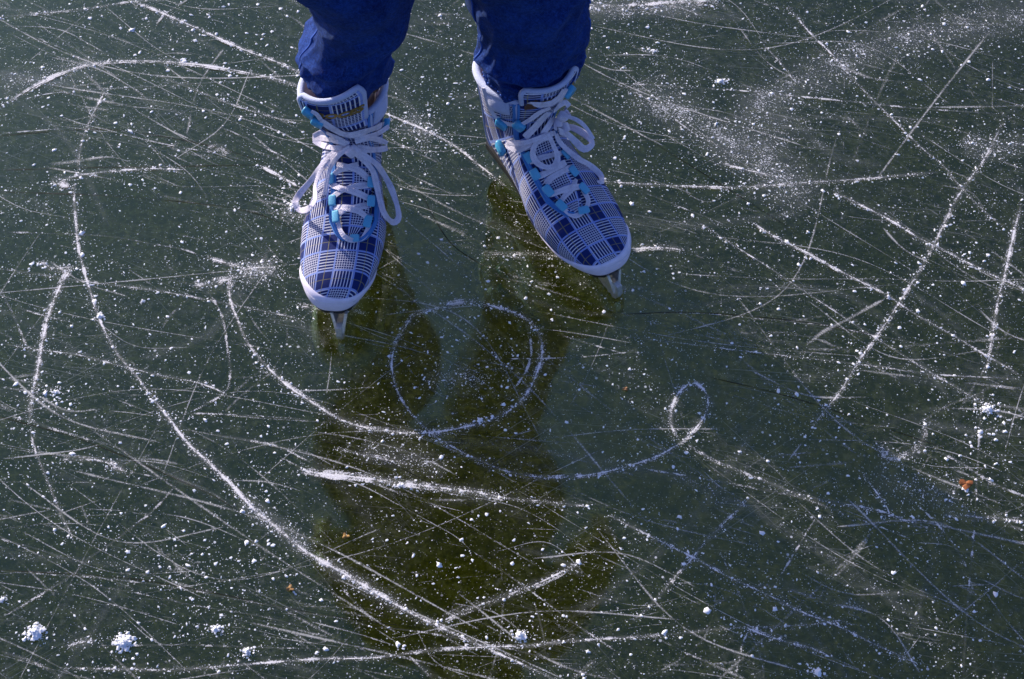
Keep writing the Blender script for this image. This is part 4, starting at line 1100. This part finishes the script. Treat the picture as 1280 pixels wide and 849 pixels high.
bm = bmesh.new(); bm.from_mesh(body.data); k0 = len(bm.verts)
nv = [bm.verts.new(v) for v in hm.v]
for f in hm.f:
    try: bm.faces.new([nv[i] for i in f]).smooth = True
    except ValueError: pass
bm.to_mesh(body.data); bm.free()
em = MB()
for sd in (-1, 1): blob(em, (sd * .028, -.082, 1.545), (.010, .006, .006))
em.build('eye', M['black'], person)
mm = MB(); blob(mm, (0, -.082, 1.478), (.022, .006, .005)); mm.build('mouth', M['tag'], person)
hatm = MB(); blob(hatm, (0, -.008, 1.612), (.088, .104, .085), 3)
for k in range(1): tube(hatm, [(.086 * math.cos(a), -.008 + .102 * math.sin(a), 1.588) for a in np.linspace(0, 2 * PI, 40)], .016, 8, caps=False)
hatm.build('knit_hat', M['hat'], person)
hr = MB()
for k in range(26):
    a = PI * (.05 + .9 * k / 25); p0 = Vector((.074 * math.cos(a), .085 * math.sin(a) - .01, 1.58))
    tube(hr, catmull([tuple(p0), tuple(p0 + Vector((0, .012, -.09))), tuple(p0 + Vector((0, .018, -.19)))], 8), .011, 6)
hr.build('hair', M['tag'], person)
# jacket: torso and sleeves in one skin
jv = [(-.012, .012, .78)]; jr = [(.205, .130)]; je = []
def jch(st, pts, rad):
    k = st
    for p, r in zip(pts, rad): jv.append(tuple(p)); jr.append(r); je.append((k, len(jv) - 1)); k = len(jv) - 1
jch(0, [(0, .012, .95), (0, .012, 1.10), (0, .012, 1.26), (0, .01, 1.36), (0, .006, 1.43)], [(.190, .120), (.170, .112), (.165, .105), (.12, .09), (.066, .066)])
for sd in (-1, 1): jch(3, [(sd * .175, .014, 1.33), (sd * .212, .022, 1.12), (sd * .236, -.02, .925)], [.068, .060, .050])
skin_mesh('jacket', jv, je, jr, M['jacket'], person)

# jeans: two wrinkled legs and a seat in one mesh
def jean_leg(mb, a, sd, hem, prof, folds, seed):
    """prof: (z, cx, cy, rx, ry)"""
    NR, NC = 230, 128
    base_ = catmull([tuple(p) for p in prof], 900); rows = np.array([base_[min(899, int(899 * (i / (NR - 1)) ** 2.1 + .5))] for i in range(NR)]); rows = np.array([[np.interp(899 * (i / (NR - 1)) ** 2.1, np.arange(900), base_[:, q]) for q in range(5)] for i in range(NR)])
    V = []; UV = []; L = 0
    for i in range(NR):
        z, cx, cy, rx, ry = rows[i]
        if i: L += abs(z - rows[i - 1][0]) + 1e-5
        for k in range(NC):
            an = 2 * PI * k / NC; c, s_ = math.cos(an), math.sin(an)
            d = 0.0
            for (zf, tilt, ph, amp, wid) in folds:
                zz = zf + tilt * math.cos(an - ph)
                env = .55 + .45 * noise.noise(Vector((c * 1.3 + seed, s_ * 1.3, zf * 30)))
                q = (z - zz) / wid
                d += amp * env * (math.exp(-q * q) - .55 * math.exp(-(q + 1.5) ** 2))
            fade = max(0, min(1, (.62 - z) / .2))
            n1 = noise.noise(Vector((c * 1.5 + seed, s_ * 1.5, z * 15 + c * 1.2)))
            n2 = noise.noise(Vector((c * 2.2 + seed + 5, s_ * 2.2, z * 34 - c * 2.0)))
            d += fade * (.0032 * n1 + .0075 * (.30 - abs(n2)) * (1.0 if z < .36 else .5))
            d += .0016 * fade * noise.noise(Vector((c * 5 + seed, s_ * 5, z * 70)))
            V.append((cx + c * (rx + d), cy + s_ * (ry + d), z + .0)); UV.append((k / NC * 2 * PI * (rx + ry) / 2, L))
    # inner turned-in layer at the hem
    z, cx, cy, rx, ry = rows[0]
    for q, (dr, dz) in enumerate(((-.0012, -.0022), (-.0045, -.0012), (-.006, .010), (-.007, .03))):
        for k in range(NC):
            an = 2 * PI * k / NC; x0, y0, z0 = V[k]
            V.append((x0 + math.cos(an) * dr, y0 + math.sin(an) * dr, z0 + dz)); UV.append((UV[k][0], -.002 * q))
    F = grid_faces(NR, NC, True)
    o0 = NR * NC
    for k in range(NC):
        j = (k + 1) % NC
        F.append((j, k, o0 + k, o0 + j))
        for q in range(3): F.append((o0 + q * NC + j, o0 + q * NC + k, o0 + (q + 1) * NC + k, o0 + (q + 1) * NC + j))
    mb.extend(V, F, UV)
    return rows, V, NR, NC
jm = MB()
def shear(V, fn): return [fn(Vector(v)) for v in V]
aXL, aYL, aXR, aYR = aL.x, aL.y, aR.x, aR.y
profL = [(.206, aXL-.003, aYL+.010, .0400, .043), (.218, aXL-.002, aYL+.006, .0430, .047), (.234, aXL, aYL, .0470, .054), (.255, aXL+.004, aYL, .0470, .056), (.285, aXL+.016, aYL, .0455, .058), (.320, aXL+.027, aYL, .0485, .064),
         (.37, aXL+.016, aYL-.004, .058, .070), (.43, -.116, aYL-.01, .062, .074), (.52, -.148, -.025, .068, .078), (.64, -.146, -.01, .078, .090), (.78, -.105, .012, .096, .105), (.86, -.098, .012, .09, .105)]
profR = [(.197, aXR+.006, aYR-.004, .0500, .056), (.210, aXR+.007, aYR-.003, .0530, .058), (.228, aXR+.007, aYR, .0560, .058), (.250, aXR+.006, aYR, .0580, .061), (.285, aXR+.005, aYR, .0600, .063), (.320, aXR+.003, aYR, .0630, .067),
         (.37, aXR-.014, aYR-.002, .067, .072), (.47, .052, -.025, .070, .080), (.62, .046, -.01, .080, .090), (.78, .072, .012, .096, .105), (.86, .070, .012, .09, .105)]
foldsL = [(.222, -.008, PI * .05, -.0085, .0042), (.233, -.008, PI * .05, .0095, .007), (.252, .012, PI * 1.15, .0040, .010), (.275, .014, PI * .10, .0045, .011), (.300, .020, PI * 1.2, .0030, .016), (.345, .03, 0, .005, .02), (.42, .04, 2, .006, .03)]
foldsR = [(.2235, .003, PI * 1.5, -.0110, .0040), (.233, .004, PI * 1.5, .0085, .006), (.246, .010, PI * .2, .0065, .011), (.285, .02, PI * 1.1, .0045, .018), (.33, .03, PI * .2, .005, .025), (.42, .04, 1, .006, .03)]
rowsL, VL, NR, NC = jean_leg(jm, aL, -1, .2, profL, foldsL, 3.1)
rowsR, VR, _, _ = jean_leg(jm, aR, 1, .2, profR, foldsR, 8.7)
# seat
sv = []
for z, rx, ry in ((.70, .12, .09), (.74, .175, .105), (.84, .188, .116), (.93, .165, .108), (1.0, .142, .098)):
    for k in range(48):
        an = 2 * PI * k / 48; sv.append((-.015 + math.cos(an) * rx, .012 + math.sin(an) * ry, z))
jm.extend(sv, grid_faces(5, 48, True) + [tuple(reversed(range(48))), tuple(192 + k for k in range(48))])
jeans = jm.build('jeans', M['denim'], person)
# seams, hem stitching, the brown tag in the hem
sm = MB()
for V, ks in ((VL, (70, 2)), (VR, (72, 0))):
    for k in ks:
        pts = [Vector(V[i * NC + k]) for i in range(0, NR, 2)]
        tube(sm, pts, .0013, 6)
for V, i in ((VL, 30), (VR, 30)):
    for k in range(0, NC):
        if k % 2 == 0:
            p = Vector(V[i * NC + k]); q = Vector(V[i * NC + (k + 1) % NC]); c = Vector((sum(V[i * NC + t][0] for t in range(NC)) / NC, sum(V[i * NC + t][1] for t in range(NC)) / NC, p.z)); o_ = (p - c).normalized() * .0004
            tube(sm, [p + o_, q + o_], .0008, 5)
sm.build('trouser_seam', M['seam'], jeans)
for V, ks, i0, i1 in ((VR, range(93, 99), 1, 44), (VL, range(113, 117), 1, 44)):
    tm = MB(); vs = []; ks = list(ks)
    for i in range(i0, i1):
        for k in ks:
            p = Vector(V[i * NC + k]); c = Vector((sum(V[i * NC + t][0] for t in range(0, NC, 4)) / (NC / 4), sum(V[i * NC + t][1] for t in range(0, NC, 4)) / (NC / 4), p.z)); vs.append(p + (p - c)  .normalized() * .0022)
    tm.extend(vs, grid_faces(i1 - i0, len(ks))); tm.build('hem_tag', M['tag'], jeans)
